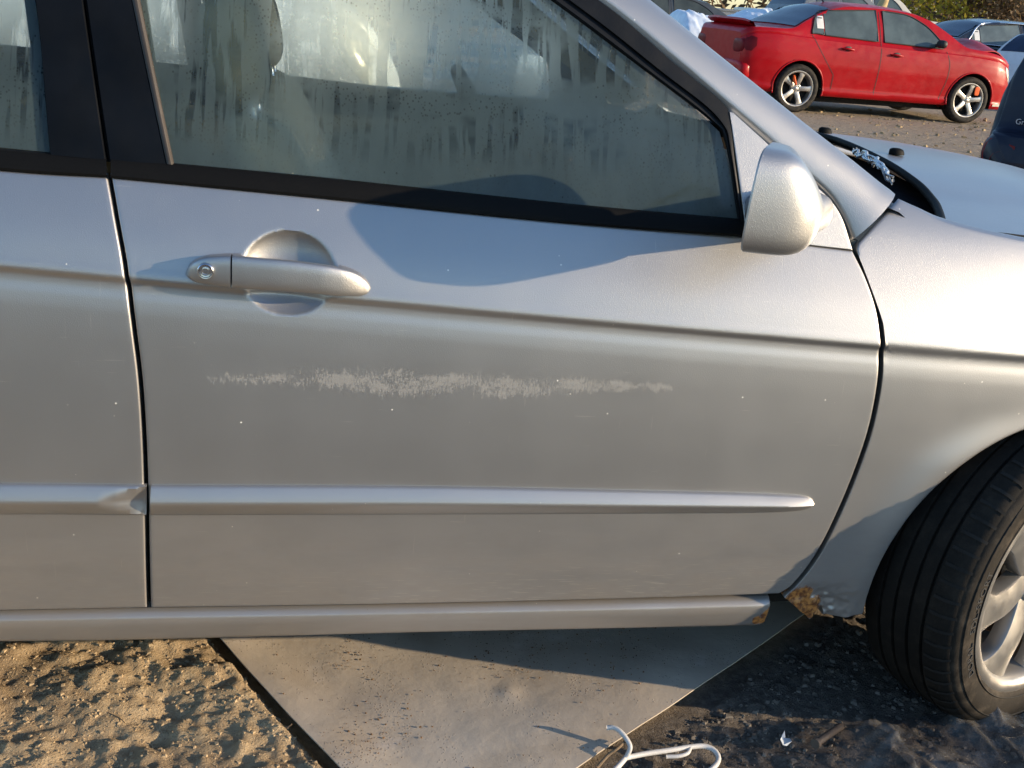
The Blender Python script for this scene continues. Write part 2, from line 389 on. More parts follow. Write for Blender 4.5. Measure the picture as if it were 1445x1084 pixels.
def dark_soil(x, y):
    """0 on sand, 1 on the darker gravel right of the panel"""
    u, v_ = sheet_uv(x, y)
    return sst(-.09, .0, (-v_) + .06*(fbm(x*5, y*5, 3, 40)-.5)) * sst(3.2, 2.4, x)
def ground_h(x, y):
    near = np.exp(-(np.maximum(np.hypot((x-.6)/2.2, (y-.2)/1.6)-.6, 0)/1.2)**2)
    d = dark_soil(x, y)
    u0, v0 = sheet_uv(x, y); bank = .024*sst(-.75, -.02, u0)*sst(.03, -.03, u0)*(1-d)*near
    h = bank + .05*(fbm(x*.35, y*.35, 3, 3)-.5)*sst(3, 12, np.hypot(x, y))
    clod = .055*(fbm(x*7, y*7, 2, 5)-.5)*.55 + .040*np.maximum(fbm(x*17+3, y*17, 3, 9)-.40, 0) - .035*np.maximum(fbm(x*11, y*13, 3, 21)-.52, 0)*2.2 + .012*(fbm(x*60, y*60, 3, 14)-.5)
    grav = .012*(fbm(x*8, y*8, 2, 25)-.5) + .016*(fbm(x*40, y*40, 3, 31)-.45) - .028
    u, v_ = sheet_uv(x, y)
    under = sst(-.03, .015, u)*sst(-.03, .015, v_)*sst(1.35, 1.25, u)*sst(1.05, .95, v_)
    q = near*(clod*(1-d)+grav*d) + (1-near)*.03*(fbm(x*2.5, y*2.5, 4, 50)-.5)
    # ruts and wheel tracks in the lane further off
    return h + q*(1-under) + under*(-.030)
def build_ground():
    def axis(lo, hi, step, a, b):
        core = list(np.arange(lo, hi+1e-9, step)); s = step; x = hi
        up = []
        while x < b: s *= 1.085; x += s; up.append(x)
        s = step; x = lo; dn = []
        while x > a: s *= 1.085; x -= s; dn.append(x)
        return np.array(dn[::-1]+core+up)
    X = axis(-.45, 1.75, .0058, -700, 700); Y = axis(-.30, .62, .0058, -500, 900)
    gx, gy = np.meshgrid(X, Y, indexing='ij'); Z = ground_h(gx, gy)
    a, b = gx.shape; V = np.stack([gx, gy, Z], -1).reshape(-1, 3)
    i, j = np.meshgrid(np.arange(a-1), np.arange(b-1), indexing='ij'); q = (i*b+j).ravel()
    Fc = np.stack([q, q+b, q+b+1, q+1], 1)
    me = bpy.data.meshes.new('ground'); me.from_pydata(V.tolist(), [], Fc.tolist()); me.shade_smooth()
    m, t, p, o = newmat('yard_soil'); g = N(t); v = g.pos()
    at = g.n('ShaderNodeAttribute', attribute_name='dark_soil')
    x, y, z = g.sep(v)
    n1 = g.noise(v, 3, 6, .65); n2 = g.noise(v, 45, 6, .7); n3 = g.noise(v, 260, 4, .7); nb = g.noise(v, .35, 5, .6)
    sand = g.mix(g.ramp(n2, .3, .7), c4(.46, .33, .195), c4(.62, .47, .285))
    sand = g.mix(g.ramp(n1, .42, .68), sand, c4(.31, .225, .14))
    sand = g.mix(g.math('MULTIPLY', g.ramp(n3, .6, .75), .5), sand, c4(.16, .11, .07))
    lane = g.mix(g.ramp(n2, .3, .7), c4(.30, .235, .165), c4(.44, .355, .26))
    lane = g.mix(g.ramp(nb, .4, .6), lane, c4(.36, .295, .22))
    lit = g.math('MULTIPLY', g.ramp(g.voro(g.pos(scale=(1, 1, 1)), 13, 'Distance'), .12, .28, 1, 0), g.ramp(g.noise(v, 1.3, 3), .5, .6))
    lane = g.mix(lit, lane, c4(.42, .30, .15))
    far = g.ramp(y, 2.5, 5.0)
    sand = g.mix(g.ramp(y, -.9, -.45, 1, 0), sand, g.mix(g.ramp(n2, .3, .7), c4(.15, .115, .08), c4(.24, .19, .135)))  # ground behind the camera darkened in its colour to imitate shade
    col = g.mix(far, sand, lane)
    dark_gravel = g.mix(g.ramp(n2, .35, .7), c4(.11, .092, .076), c4(.23, .195, .16))  # darker soil tone for the area right of the panel
    dark_gravel = g.mix(g.math('MULTIPLY', g.ramp(g.voro(v, 90, 'Distance'), .15, .3, 1, 0), g.ramp(g.noise(v, 30, 2), .5, .6)), dark_gravel, c4(.17, .14, .11))
    col = g.mix(at.outputs['Fac'], col, dark_gravel)
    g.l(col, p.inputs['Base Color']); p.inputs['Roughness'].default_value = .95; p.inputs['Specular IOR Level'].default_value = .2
    hh = g.math('ADD', g.math('MULTIPLY', n2, .7), g.math('MULTIPLY', n3, .5))
    b1 = g.bump(hh, .9, .010)
    b2 = g.bump(g.noise(g.pos(scale=(1, 2.2, 1)), 6, 6, .65), g_far_strength(g, far), .12, b1) if False else b1
    nbig = g.n('ShaderNodeBump'); g.l(g.noise(g.pos(scale=(1, 1.8, 1)), 5, 6, .65), nbig.inputs['Height']); g.l(g.math('MULTIPLY', far, .8), nbig.inputs['Strength']); nbig.inputs['Distance'].default_value = .10; g.l(b1, nbig.inputs['Normal'])
    g.l(nbig.outputs[0], p.inputs['Normal'])
    me.materials.append(m)
    A = me.attributes.new('dark_soil', 'FLOAT', 'POINT'); A.data.foreach_set('value', dark_soil(V[:, 0], V[:, 1]).astype(np.float32))
    return tag(link(bpy.data.objects.new('ground', me)), kind='structure')
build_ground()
_tx, _ty = np.arange(-.6, 1.9, .004), np.arange(-.5, .8, .004); _tz = ground_h(*np.meshgrid(_tx, _ty, indexing='ij'))
def gz(x, y):
    i = (x+.6)/.004; j = (y+.5)/.004; a, b = int(i), int(j)
    if not (0 <= a < len(_tx)-1 and 0 <= b < len(_ty)-1): return 0.0
    f, g_ = i-a, j-b; return float(_tz[a, b]*(1-f)*(1-g_)+_tz[a+1, b]*f*(1-g_)+_tz[a, b+1]*(1-f)*g_+_tz[a+1, b+1]*f*g_)

# ------------------------------------------------------------------ silver sedan: the side it shows
CAR = empty('silver_sedan')
tag(CAR, 'scuffed silver sedan with misted windows and rusty sill filling the foreground', 'car')
YC = .885                                     # centre plane of the car
AX, AZ = 1.54, .255                           # front axle
def zcr(x): return .775 - .0578*np.asarray(x, float)
_pf = pch([.30, .26, .22, .185, .16, .10, .05, .02, .007, .003, -.005, -.012, -.03, -.05, -.09, -.3, -.42, -.52, -.62],
          [.262, .190, .137, .101, .081, .044, .0185, .0070, .0024, .0020, .0066, .0064, .0030, .0009, 0, .003, .012, .026, .045])
HX, HZ = [onY(407, 388, .008)[k] for k in (0, 2)]
def S(x, z):
    x = np.asarray(x, float); z = np.asarray(z, float); dz = z-zcr(x)
    y = _pf(dz) + .020*np.clip((x-.30)/1.0, 0, None)**2 + .006*np.clip((.30-x)/1.0, 0, None)**2
    r = np.hypot(x-AX, z-AZ); y = y - .010*np.exp(-((r-.345)/.045)**2)*sst(.62, .50, z)
    q = ((x-HX)/.0665)**2 + ((z-HZ)/.0575)**2
    y = y + .026*np.clip(1-q, 0, None)**.75
    return y
def Sb(x, z):
    x = np.asarray(x, float); z = np.asarray(z, float)
    return _pf(z-zcr(x)) + .020*np.clip((x-.30)/1.0, 0, None)**2 + .006*np.clip((.30-x)/1.0, 0, None)**2
def zbelt(x): return zcr(x)+.143
def G(x, z):
    """tumblehome surface of the side glass"""
    x = np.asarray(x, float); z = np.asarray(z, float); d = z-zbelt(x)
    return .072+.020*np.clip((x-.30)/1.0, 0, None)**2 + .36*d + .16*np.clip(d, 0, None)**2
def tr2(pts, f=S, n=160):
    """pixel polyline -> smooth (x, z) polyline on a side surface"""
    return cr([onS(a, b, f)[[0, 2]] for a, b in pts], n)
def tr3(pts, f, n=80, off=0.):
    P = tr2(pts, f, n); return np.c_[P[:, 0], f(P[:, 0], P[:, 1])+off, P[:, 1]]
def panel(name, mat, b, t, l, r, f=S, nu=120, nv=90, er=.0035, flange=.022, parent=CAR, off=0., Uv=None):
    Lu = np.linalg.norm(np.diff(b, axis=0), axis=1).sum(); Lv = max(np.linalg.norm(np.diff(q, axis=0), axis=1).sum() for q in (l, r))
    U = edge_samples(nu, Lu, er); Vv = edge_samples(nv, Lv, er)
    P = coons(b, t, l, r, U, Vv)
    y = f(P[..., 0], P[..., 1]) + off
    if er > 0:
        du = np.minimum(U, 1-U)*Lu; dv = np.minimum(Vv, 1-Vv)*Lv
        e = lambda d: np.where(d < er, er-np.sqrt(np.clip(er**2-(er-d)**2, 0, None)), 0)
        y = y + np.maximum(e(du)[:, None], e(dv)[None, :])
    Q = np.stack([P[..., 0], y, P[..., 1]], -1)
    mb = MB(); mb.grid(Q)
    if flange:
        a, bb = Q.shape[:2]
        loop = [Q[i, 0] for i in range(a)] + [Q[-1, j] for j in range(1, bb)] + [Q[i, -1] for i in range(a-2, -1, -1)] + [Q[0, j] for j in range(bb-2, 0, -1)]
        loop = np.array(loop); mb.grid([loop, loop+[0, flange, 0]], cv=True, flip=True)
    return mb.build(name, mat, parent, True, 50)

# door outlines, measured on the photograph
gapL = [(213, 858), (209, 690), (203, 560), (193, 470), (180, 380), (166, 300), (157, 249)]          # front door rear edge, bottom->top
doorR = [(1100, 838), (1120, 824), (1150, 785), (1181, 725), (1206, 665), (1226, 605), (1238, 545), (1243, 490), (1237, 438), (1222, 393), (1203, 354)]
doorT = [(157, 249), (400, 273), (700, 304), (1047, 333), (1140, 346), (1203, 354)]
doorB = [(213, 858), (600, 852), (1100, 838)]
FD = panel('front_door', MAT['door'], tr2(doorB), tr2(doorT), tr2(gapL), tr2(doorR), nu=330, nv=200)
dsh = lambda pts, dx, dy=0: [(a+dx, b+dy) for a, b in pts]
rearR = dsh(gapL, -6)
rT = [(-820, 170), (-400, 199), (0, 240), (151, 249)]; rB = [(-640, 868), (-300, 866), (0, 862), (207, 858)]
rL = [(-640, 868), (-700, 700), (-760, 500), (-800, 330), (-820, 170)]
RD = panel('rear_door', MAT['door'], tr2(rB), tr2(rT), tr2(rL), tr2(rearR), nu=170, nv=200)
# front fender: from the door gap and the pillar joint round to the wheel arch
fL = dsh(doorR, 6, 1)
fA = [(1106, 842)] + fL[1:] + [(1208, 346), (1236, 316), (1269, 281), (1300, 296), (1340, 314), (1445, 339), (1640, 372), (1900, 404)]
outer = np.vstack([cr([onS(a, b, S)[[0, 2]] for a, b in fA[:11]], 90), cr([onS(a, b, S)[[0, 2]] for a, b in fA[11:14]], 24)[1:], cr([onS(a, b, S)[[0, 2]] for a, b in fA[13:]], 70)[1:]])
ang = np.linspace(math.radians(188), math.radians(8), 120)
arch = np.c_[AX+.335*np.cos(ang), AZ+.335*np.sin(ang)]
low = np.array([[1.093, .232], [1.099, .221], [1.108, .214], [1.113, .196], [1.117, .204], [1.124, .219], [1.131, .221], [1.137, .212], [1.139, .201], [1.150, .201], [1.175, .200], [1.193, .206]])
inner = np.vstack([low[3:], arch])
arcU = np.linspace(0, 1, 260)
# match parameters so that the strip fans out evenly
oU = resample(outer, arcU); 
mU = pch([0, .10, .46, .62, 1.0], [0, .055, .40, .58, 1.0])(arcU); iU = resample(inner, mU)
vv = edge_samples(70, .30, .0035); Pf = oU[:, None]*(1-vv[None, :, None]) + iU[:, None]*vv[None, :, None]
yf = S(Pf[..., 0], Pf[..., 1]); dv = np.minimum(vv, 1-vv)*.30
yf = yf + np.where(dv < .0035, .0035-np.sqrt(np.clip(.0035**2-(.0035-dv)**2, 0, None)), 0)[None, :]
# dented, broken foot of the fender
nz = fbm(Pf[..., 0]*60, Pf[..., 1]*60, 3, 77)-.5
foot = sst(.285, .235, Pf[..., 1])*sst(1.22, 1.14, Pf[..., 0])
yf = yf + foot*(nz*.020+.004)
Q = np.stack([Pf[..., 0], yf, Pf[..., 1]], -1)
mb = MB(); mb.grid(Q)
edge = Q[:, -1]; mb.grid([edge, edge+[0, .03, 0]])
e2 = Q[:, 0]; _cn = onS(1269, 281, S); n_top = int(np.argmin(np.hypot(e2[:, 0]-_cn[0], e2[:, 2]-_cn[2])))
mb.grid([e2[:n_top-1]+[0, .022, 0], e2[:n_top-1]])
# the shoulder rolls over to the bonnet gap
top = e2[n_top:]
_rk = sst(0, 14, np.arange(len(top)))[:, None]
roll = [top + np.array([0, a, b])*_rk for a, b in [(0, 0), (.005, .0022), (.010, .0030), (.013, .001), (.014, -.02)]]
mb.grid(roll, flip=True)
FN = mb.build('front_fender', MAT['fender'], CAR, True, 60)
# dark structure behind the gaps
gb = [(-640, 868), (0, 862), (600, 852), (1095, 841)]; gt = [(-820, 170), (0, 240), (600, 294), (1190, 354)]
panel('door_frame', MAT['dark'], tr2(gb, Sb), tr2(gt, Sb), tr2(rL, Sb), tr2([(1095, 841), (1205, 665), (1237, 545), (1238, 438), (1190, 354)], Sb), f=Sb, nu=40, nv=24, er=0, flange=0, off=.028)
mb = MB()                                       # jamb strip that backs the curved front gap
Pj = tr3(doorR, Sb, 60, .030); mb.grid([Pj+[-.03, 0, 0], Pj+[.05, 0, 0]]); mb.build('front_jamb', MAT['dark'], CAR)

# sill: ledge, face and turned-under edge, chewed at its front end
sT = tr3([(-640, 872), (0, 866), (213, 862), (600, 856), (900, 850), (1088, 845)], Sb, 220); sB = tr3([(-640, 914), (0, 906), (213, 903), (600, 893), (900, 887), (1088, 883)], Sb, 220)
sec = []
for k in range(220):
    T, B = sT[k], sB[k]; h = T[2]-B[2]; x = T[0]; row = []
    endf = sst(1.000, 1.045, x)
    rag = (fbm(x*70, 3.1, 3, 5)-.5)*.022*endf
    for q, (dy, fz) in enumerate([(.045, 1.0), (.008, 1.0), (.002, .985), (-.0085, .87), (-.0105, .80), (-.005, .5), (.002, .12), (.005, .03), (.010, 0), (.09, -.02)]):
        rag2 = (fbm(x*110, q*1.7, 3, 8)-.5)*.011*endf
        row.append((x, Sb(x, B[2]+h*.5)+dy+rag2+.012*endf**3, B[2]+h*fz+(rag if fz < .2 else 0)))
    sec.append(row)
mb = MB(); mb.grid(sec, flip=True)
mb.F.append(tuple(range(219*10, 220*10)))
mb.build('sill', MAT['sill'], CAR, True, 45)
mb = MB(); mb.box((-.95, .14, .17), (1.25, 1.63, .20)); mb.build('floor_pan', MAT['dark'], CAR, False)

# side mouldings
def moulding(name, topp, botp, n, taper_end=False, cham=False):
    T, B = tr3(topp, Sb, n), tr3(botp, Sb, n); rows = []
    for k in range(n):
        c, h = (T[k]+B[k])/2, (T[k]-B[k])/2; u = k/(n-1); e = 1.0
        if taper_end: e = min(1, math.sqrt(max(0, 1-((u-.93)/.07)**2)) if u > .93 else 1)
        row = []
        for tt, dy in [(1.03, .004), (1.0, -.003), (.95, -.0055), (.85, -.0075), (.5, -.0120), (.16, -.0160), (.0, -.0168), (-.14, -.0160), (-.5, -.0118), (-.88, -.0072), (-.97, -.005), (-1.03, .004)]:
            d = dy*(.35+.65*e) if dy < 0 else dy
            row.append(c+h*tt+[0, d, 0])
        if cham:                                # the rear one is cut off at a slant
            for q in range(len(row)):
                ph = (q-6)/5.0; x_0 = -.070+.052*ph*ph; cut = min(1.0, max(0., (row[q][0]-x_0)/.062)); sy = float(Sb(row[q][0], row[q][2]))
                if row[q][1] < sy: row[q] = np.array([row[q][0], max(row[q][1], sy-.0166+.016*cut), row[q][2]])
        rows.append(row)
    mb = MB(); mb.grid(rows, flip=True)
    mb.F.append(tuple(range((n-1)*12, n*12))); mb.F.append(tuple(range(12))[::-1])
    return mb.build(name, MAT['mould'], CAR, True, 38)
moulding('side_moulding', [(214, 684), (600, 686), (900, 692), (1060, 696), (1125, 699), (1143, 702), (1148, 708)], [(214, 725), (600, 724), (900, 723), (1060, 722), (1120, 720), (1142, 716), (1148, 709)], 120, True)
moulding('side_moulding', [(-640, 680), (0, 682), (207, 684)], [(-640, 727), (0, 724), (207, 725)], 260, False, True)

# door handle: a bar bridging the scooped recess, lock cap at its rear end
def handle(par):
    s = np.linspace(0, 1, 60)
    xs = np.array([262, 266, 276, 296, 325, 350, 400, 450, 480, 505, 518, 523]); tp = np.array([384, 376, 369, 364, 363, 365, 369, 375, 380, 388, 398, 406]); bt = np.array([388, 394, 400, 404, 408, 410, 413, 417, 420, 420, 416, 408])
    dp = np.array([.004, -.008, -.016, -.023, -.028, -.031, -.034, -.033, -.029, -.020, -.009, .003])
    ft, fb, fd = pch(xs, tp), pch(xs, bt), pch(xs, dp)
    def loft(x0, x1, n, name, mat, closed0, closed1):
        rows = []
        for px in np.linspace(x0, x1, n):
            base = float(fd(px)); a = onY(px, float(ft(px)), base); b = onY(px, float(fb(px)), base); c, h = (a+b)/2, (a-b)/2
            sy = float(Sb(c[0], c[2])); row = []
            dd = max(.004, sy-base)
            inn = min(dd, .020) if 340 < px < 478 else dd+.004
            for an in np.linspace(0, 2*math.pi, 28, endpoint=False):
                ca, sa = math.cos(an), math.sin(an); ca = math.copysign(abs(ca)**.75, ca); sa = math.copysign(abs(sa)**.75, sa)
                depth = -.45*min(dd, .016)*sa if sa > 0 else -inn*sa
                row.append(c+h*ca+np.array([0, depth+.45*min(dd, .016), 0]))
            rows.append(row)
        mb = MB(); mb.grid(rows, cv=True)
        if closed0: mb.F.append(tuple(range(28)))
        if closed1: mb.F.append(tuple(range((n-1)*28, n*28))[::-1])
        return mb.build(name, mat, par, True, 55)
    loft(327.5, 523, 60, 'door_handle', MAT['silver'], True, True)
    loft(262, 325, 34, 'lock_cap', MAT['mould'], True, True)
    c = onY(290, 383, -.026); mb = MB()
    mb.lathe([(.0112, .010), (.0112, -.0012), (.0100, -.0024), (.0088, -.0022), (.0082, -.0006), (.0060, -.0002), (.0058, -.0016), (.0046, -.0018), (.0044, .0), (0.0001, .0)], 32, 'y', c)
    mb.build('key_lock', MAT['chrome'], par, True, 40)
handle(FD)

# glasshouse
gBot = [(243, 231), (500, 256), (800, 288), (1043, 312)]
gR = [(1043, 312), (1030, 235), (1017, 187)]
gTop = [(158, -182), (330, -178), (480, -160), (620, -112), (780, 2), (900, 92), (980, 153), (1017, 187)]
gLft = [(243, 231), (196, 0), (158, -182)]
GL = panel('front_window', MAT['fog'], tr2(gBot, G), tr2(gTop, G), tr2(gLft, G), tr2(gR, G), f=G, nu=60, nv=40, er=0, flange=0, off=.006)
panel('rear_window', MAT['fog'], tr2([(-560, 165), (-200, 190), (70, 216)], G), tr2([(-420, -200), (-100, -205), (5, -200)], G), tr2([(-560, 165), (-500, -40), (-420, -200)], G), tr2([(70, 216), (48, 0), (5, -200)], G), f=G, nu=40, nv=30, er=0, flange=0, off=.006)
def strip(name, mat, a, b, f, prof=((0, .004), (.06, -.003), (.5, -.0045), (.94, -.003), (1, .004)), n=80, parent=CAR, sharp=40):
    A, B = tr3(a, f, n), tr3(b, f, n)
    mb = MB(); mb.grid([A+(B-A)*t+[0, d, 0] for t, d in prof], flip=False)
    return mb.build(name, mat, parent, True, sharp)
# belt rubbers
bprof = ((0, .012), (.0, -.002), (.10, -.006), (.55, -.008), (.85, -.010), (1, -.008), (1.04, .004))
strip('belt_seal', MAT['rubber'], [(157, 224), (243, 231), (500, 256), (800, 288), (1046, 310)], [(158, 250), (243, 258), (500, 283), (800, 314), (1049, 333)], G, bprof, parent=FD)
strip('belt_seal', MAT['rubber'], [(-820, 142), (-400, 173), (0, 211), (151, 224)], [(-820, 172), (-400, 202), (0, 239), (153, 249)], G, bprof, parent=RD)
# centre pillar covers
pprof = ((0, .010), (0.0, -.001), (.02, -.003), (.5, -.0045), (.98, -.003), (1, -.001), (1, .010))
strip('pillar_cover', MAT['gloss'], [(155, 226), (122, 0), (96, -190)], [(236, 231), (187, 0), (149, -190)], G, pprof, parent=FD)
strip('pillar_cover', MAT['gloss'], [(71, 218), (50, 0), (8, -200)], [(150, 225), (117, 0), (90, -190)], G, pprof, parent=RD)
strip('window_seal', MAT['seal'], [(236, 231), (187, 0), (149, -190)], [(245, 232), (197, 0), (159, -190)], G, ((0, .008), (0, -.003), (.3, -.005), (.7, -.005), (1, -.002), (1, .008)), parent=FD)
strip('pillar_backing', MAT['dark'], [(60, 222), (30, 0), (0, -200)], [(240, 240), (190, 0), (150, -190)], G, ((0, .016), (1, .016)))
# black window frame along the windscreen pillar, with its inner rubber
fo = [(96, -206), (330, -202), (500, -182), (660, -122), (848, 2), (950, 88), (1028, 156), (1036, 225), (1050, 331)]
fi = [(158, -182), (330, -178), (480, -160), (620, -112), (780, 2), (900, 92), (1000, 168), (1024, 200), (1043, 312)]
strip('window_frame', MAT['black'], fo, fi, G, ((0, .02), (0, .000), (.03, -.004), (.5, -.006), (.62, -.006), (.66, .000), (.70, -.0015), (.9, -.0015), (1, .006)), 140, FD)
# mirror sail
sl_ = tr2([(1052, 333), (1038, 230), (1028, 157)], G, 60); sr_ = tr2([(1201, 352), (1186, 306), (1165, 276), (1126, 243), (1082, 203), (1032, 158)], G, 60)
panel('mirror_sail', MAT['silver'], tr2([(1052, 333), (1140, 345), (1201, 352)], G), np.array([sl_[-1], sr_[-1]]), sl_, sr_, f=G, nu=40, nv=40, er=.002, flange=.02, off=-.006)
strip('sail_gasket', MAT['rubber'], [(1050, 331), (1140, 344), (1203, 352)], [(1050, 336), (1140, 349), (1203, 356)], G, ((0, .0), (.5, -.002), (1, .012)), parent=FD)
# windscreen pillar (silver)
pi_ = [(96, -214), (330, -210), (505, -190), (668, -128), (855, 2), (955, 84), (1034, 152), (1086, 197), (1130, 238), (1168, 273), (1188, 304), (1202, 337)]
I3 = tr3(pi_, G, 140, -.004)
s_ = np.linspace(0, 1, 140)
pxo = cr([(100, -262), (340, -268), (560, -240), (740, -128), (910, 0), (1010, 78), (1090, 140), (1150, 186), (1200, 224), (1240, 256), (1256, 268), (1263, 274)], 140)
dY = np.interp(s_, [0, .35, .62, .85, 1], [.20, .17, .105, .068, .040])
O3 = np.array([onY(pxo[k][0], pxo[k][1], I3[k][1]+dY[k]) for k in range(140)])
rows = []
Tn = np.gradient(I3, axis=0); nn = np.cross(O3-I3, Tn); nn /= np.linalg.norm(nn, axis=1)[:, None]
if nn[100][1] > 0: nn = -nn
for t, bl in [(0, -.016), (0, 0), (.012, .003), (.05, .0060), (.15, .011), (.3, .0165), (.5, .019), (.7, .0165), (.85, .011), (.95, .0045), (1, 0), (1.04, -.012)]:
    rows.append(I3+(O3-I3)*t+nn*bl)
mb = MB(); mb.grid(rows)
AP = mb.build('windscreen_pillar', MAT['silver'], CAR, True, 60)
mb = MB(); mb.grid([I3+[0, .018, 0]-nn*.004, I3-(O3-I3)*.10+[0, .018, 0]]); mb.build('pillar_gap', MAT['dark'], CAR)
Pj = cr([onS(1190, 350, G), onS(1206, 343, G), onS(1234, 312, S), onS(1268, 276, S)], 20)
mb = MB(); mb.grid([Pj[:16]+[-.012, .050, .0], Pj[:16]+[.012, .050, -.010]]); mb.build('joint_backing', MAT['dark'], CAR)

# door mirror
def mirror():
    rows = []; cy0, cz0, a_, b_ = -.080, .955, .068, .072
    for s in np.r_[np.linspace(0, .7, 16), np.linspace(.73, 1, 18)]:
        k = (1-s**5.5)**.5 if s < 1 else 0.0; cy, cz = cy0-.003*s, cz0-.006*s; row = []
        for an in np.linspace(0, 2*math.pi, 96, endpoint=False):
            ca, sa = math.cos(an), math.sin(an); ex = .43
            yy = cy+a_*k*math.copysign(abs(ca)**ex, ca); zz = cz+b_*k*math.copysign(abs(sa)**ex, sa)
            if zz > cz: yy += .10*(zz-cz)
            row.append((.846+.098*s*(1-.40*max(0, (zz-cz)/b_)) + .05*(zz-cz0) + .55*(yy-cy0)*(1-.5*s), yy, zz))
        rows.append(row)
    mb = MB(); mb.grid(rows, cv=True, flip=True); lip = np.array(rows[0]); c = lip.mean(0)
    mb.grid([lip, c+(lip-c)*.965-[.003, 0, 0], c+(lip-c)*.93+[.006, 0, 0]], cv=True)
    M1 = mb.build('door_mirror', MAT['silver'], CAR, True, 50)
    g_ = c+(lip-c)*.93+[.006, 0, 0]; mb = MB(); mb.add(list(g_)+[c+[.006, 0, 0]], [(i, (i+1) % 96, 96) for i in range(96)]); mb.build('mirror_glass', MAT['mirror'], M1, False)
    rows = []
    for t in np.r_[0, .002, .007, .016, .03, .045, np.linspace(.06, 1, 14)]:
        nose = math.sqrt(max(0.0004, 1-(1-min(1, t/.06))**2))
        e = t*t*(3-2*t); cx, cz, y = .895+.075*t, .920-.014*t, -.075+.165*t; ax, az = (.030+.044*t)*nose, (.026+.010*t)*nose
        rows.append([(cx+ax*math.copysign(abs(math.cos(a))**.7, math.cos(a)), y, cz+az*math.copysign(abs(math.sin(a))**.7, math.sin(a))) for a in np.linspace(0, 2*math.pi, 40, endpoint=False)])
    mb = MB(); mb.grid(rows, cv=True); mb.build('mirror_arm', MAT['silver'], M1, True, 60)
    return M1
MR = mirror()

# ------------------------------------------------------------------ bonnet, cowl, windscreen, roof
hoodmat = paint_silver('silver_bonnet_paint', 1.3, streak=True)
_hp = [onZ(1336, 319, .8865), onZ(1331, 300, .893), onZ(1322, 282, .900), onZ(1300, 258, .914), onZ(1250, 225, .931), onZ(1200, 202, .938)]
YE = float(_hp[0][1]); fx = pch([p[1] for p in _hp]+[YC], [p[0] for p in _hp]+[_hp[-1][0]+.004]); fz = pch([p[1] for p in _hp]+[YC], [p[2] for p in _hp]+[.9385])
def hood_pt(y, u):
    yy = y if y <= YC else 2*YC-y; s = (yy-YE)/(YC-YE)
    x0 = float(fx(yy)); x1 = 2.02+.14*math.sin(min(1, s)*math.pi/2); x = x0+(x1-x0)*u
    ins = .030*u*(1-s) * (1 if y < YC else -1)
    z = float(fz(yy)) - .035*u - .10*u**4 - .010*(1-s)*u
    return (x, y+ins, z)
ys = np.r_[np.linspace(YE, YE+.05, 8), np.linspace(YE+.06, YC, 30)]; ys = np.r_[ys, (2*YC-ys[::-1])[1:]]
us = np.r_[0, .004, .01, np.linspace(.02, 1, 50)]
P = np.array([[hood_pt(y, u) for u in us] for y in ys])
P[..., 2] += (fbm(P[..., 0]*4, P[..., 1]*4, 2, 60)-.5)*.004
mb = MB(); mb.grid(P, flip=True); lo_ = P[0]; mb.grid([lo_, lo_+[0, .003, -.004]]); lo_ = P[:, 0]; mb.grid([lo_+[.004, 0, -.016], lo_-[.002, 0, .006], lo_])
HD = mb.build('bonnet', hoodmat, CAR, True, 50)
mb = MB(); Lp = np.array([hood_pt(YE, u) for u in np.linspace(0, 1, 40)]); mb.grid([Lp+[0, .012, -.030], Lp+[0, .05, -.034], Lp+[0, .16, -.06]]); mb.build('engine_bay', MAT['dark'], CAR)
for px, py in ((1266, 213), (1165, 183)):              # washer jets
    c = onZ(px, py, .940); c[2] = hood_pt(c[1], .08)[2]; mb = MB(); rows = []
    for s, r, z in [(0, .013, .0), (.2, .0125, .006), (.5, .011, .011), (.8, .007, .0135), (1, .0005, .014)]:
        rows.append([(c[0]+r*1.35*math.cos(a)-.004*s, c[1]+r*math.sin(a), c[2]+z) for a in np.linspace(0, 2*math.pi, 16, endpoint=False)])
    mb.grid(rows, cv=True); mb.build('washer_jet', MAT['rubber'], HD)
# windscreen follows the pillars
lo3, n = O3[60:], 50
Ls = resample(lo3, n); rows = []
for k in range(n):
    u = k/(n-1); row = []; a = Ls[k]
    for t in np.linspace(0, 1, 25):
        y = a[1]+(2*YC-2*a[1])*t; bulge = (.075+.055*u)*math.sin(math.pi*t)
        row.append((a[0]+bulge, y, a[2]+.022*math.sin(math.pi*t)*(1-u)))
    rows.append(row)
mb = MB(); mb.grid(rows); mb.build('windscreen', fog_glass('clear_windscreen', (.80, .86, .86), .16, .2), CAR)
ws = np.array(rows[-1])
# cowl tray between windscreen and bonnet
cw = []
for t in np.linspace(0, 1, 40):
    b = resample(ws, np.array([0, t, 1]))[1]; y = np.clip(b[1], YE, 2*YC-YE); yy = min(y, 2*YC-y); h = np.array([float(fx(yy))+.02, b[1], float(fz(yy))-.020])
    cw.append([b+[-.02, 0, -.02], b+[.015, 0, -.030], b*.5+h*.5+[0, 0, -.030], h+[0, 0, -.016], h+[.03, 0, -.02]])
mb = MB(); mb.grid(cw, flip=True); mb.build('cowl', simple('cowl_plastic', (.007, .008, .011), .85, bump=.15, bscale=150, spec=.08), CAR, True, 50)
e_ = np.array([[float(fx(min(y, 2*YC-y)))-.006, y, float(fz(min(y, 2*YC-y)))-.004] for y in np.linspace(YE+.03, 2*YC-YE-.03, 80)])
mb = MB(); mb.tube(e_, .008, 8); mb.build('cowl_seal', MAT['rubber'], CAR)
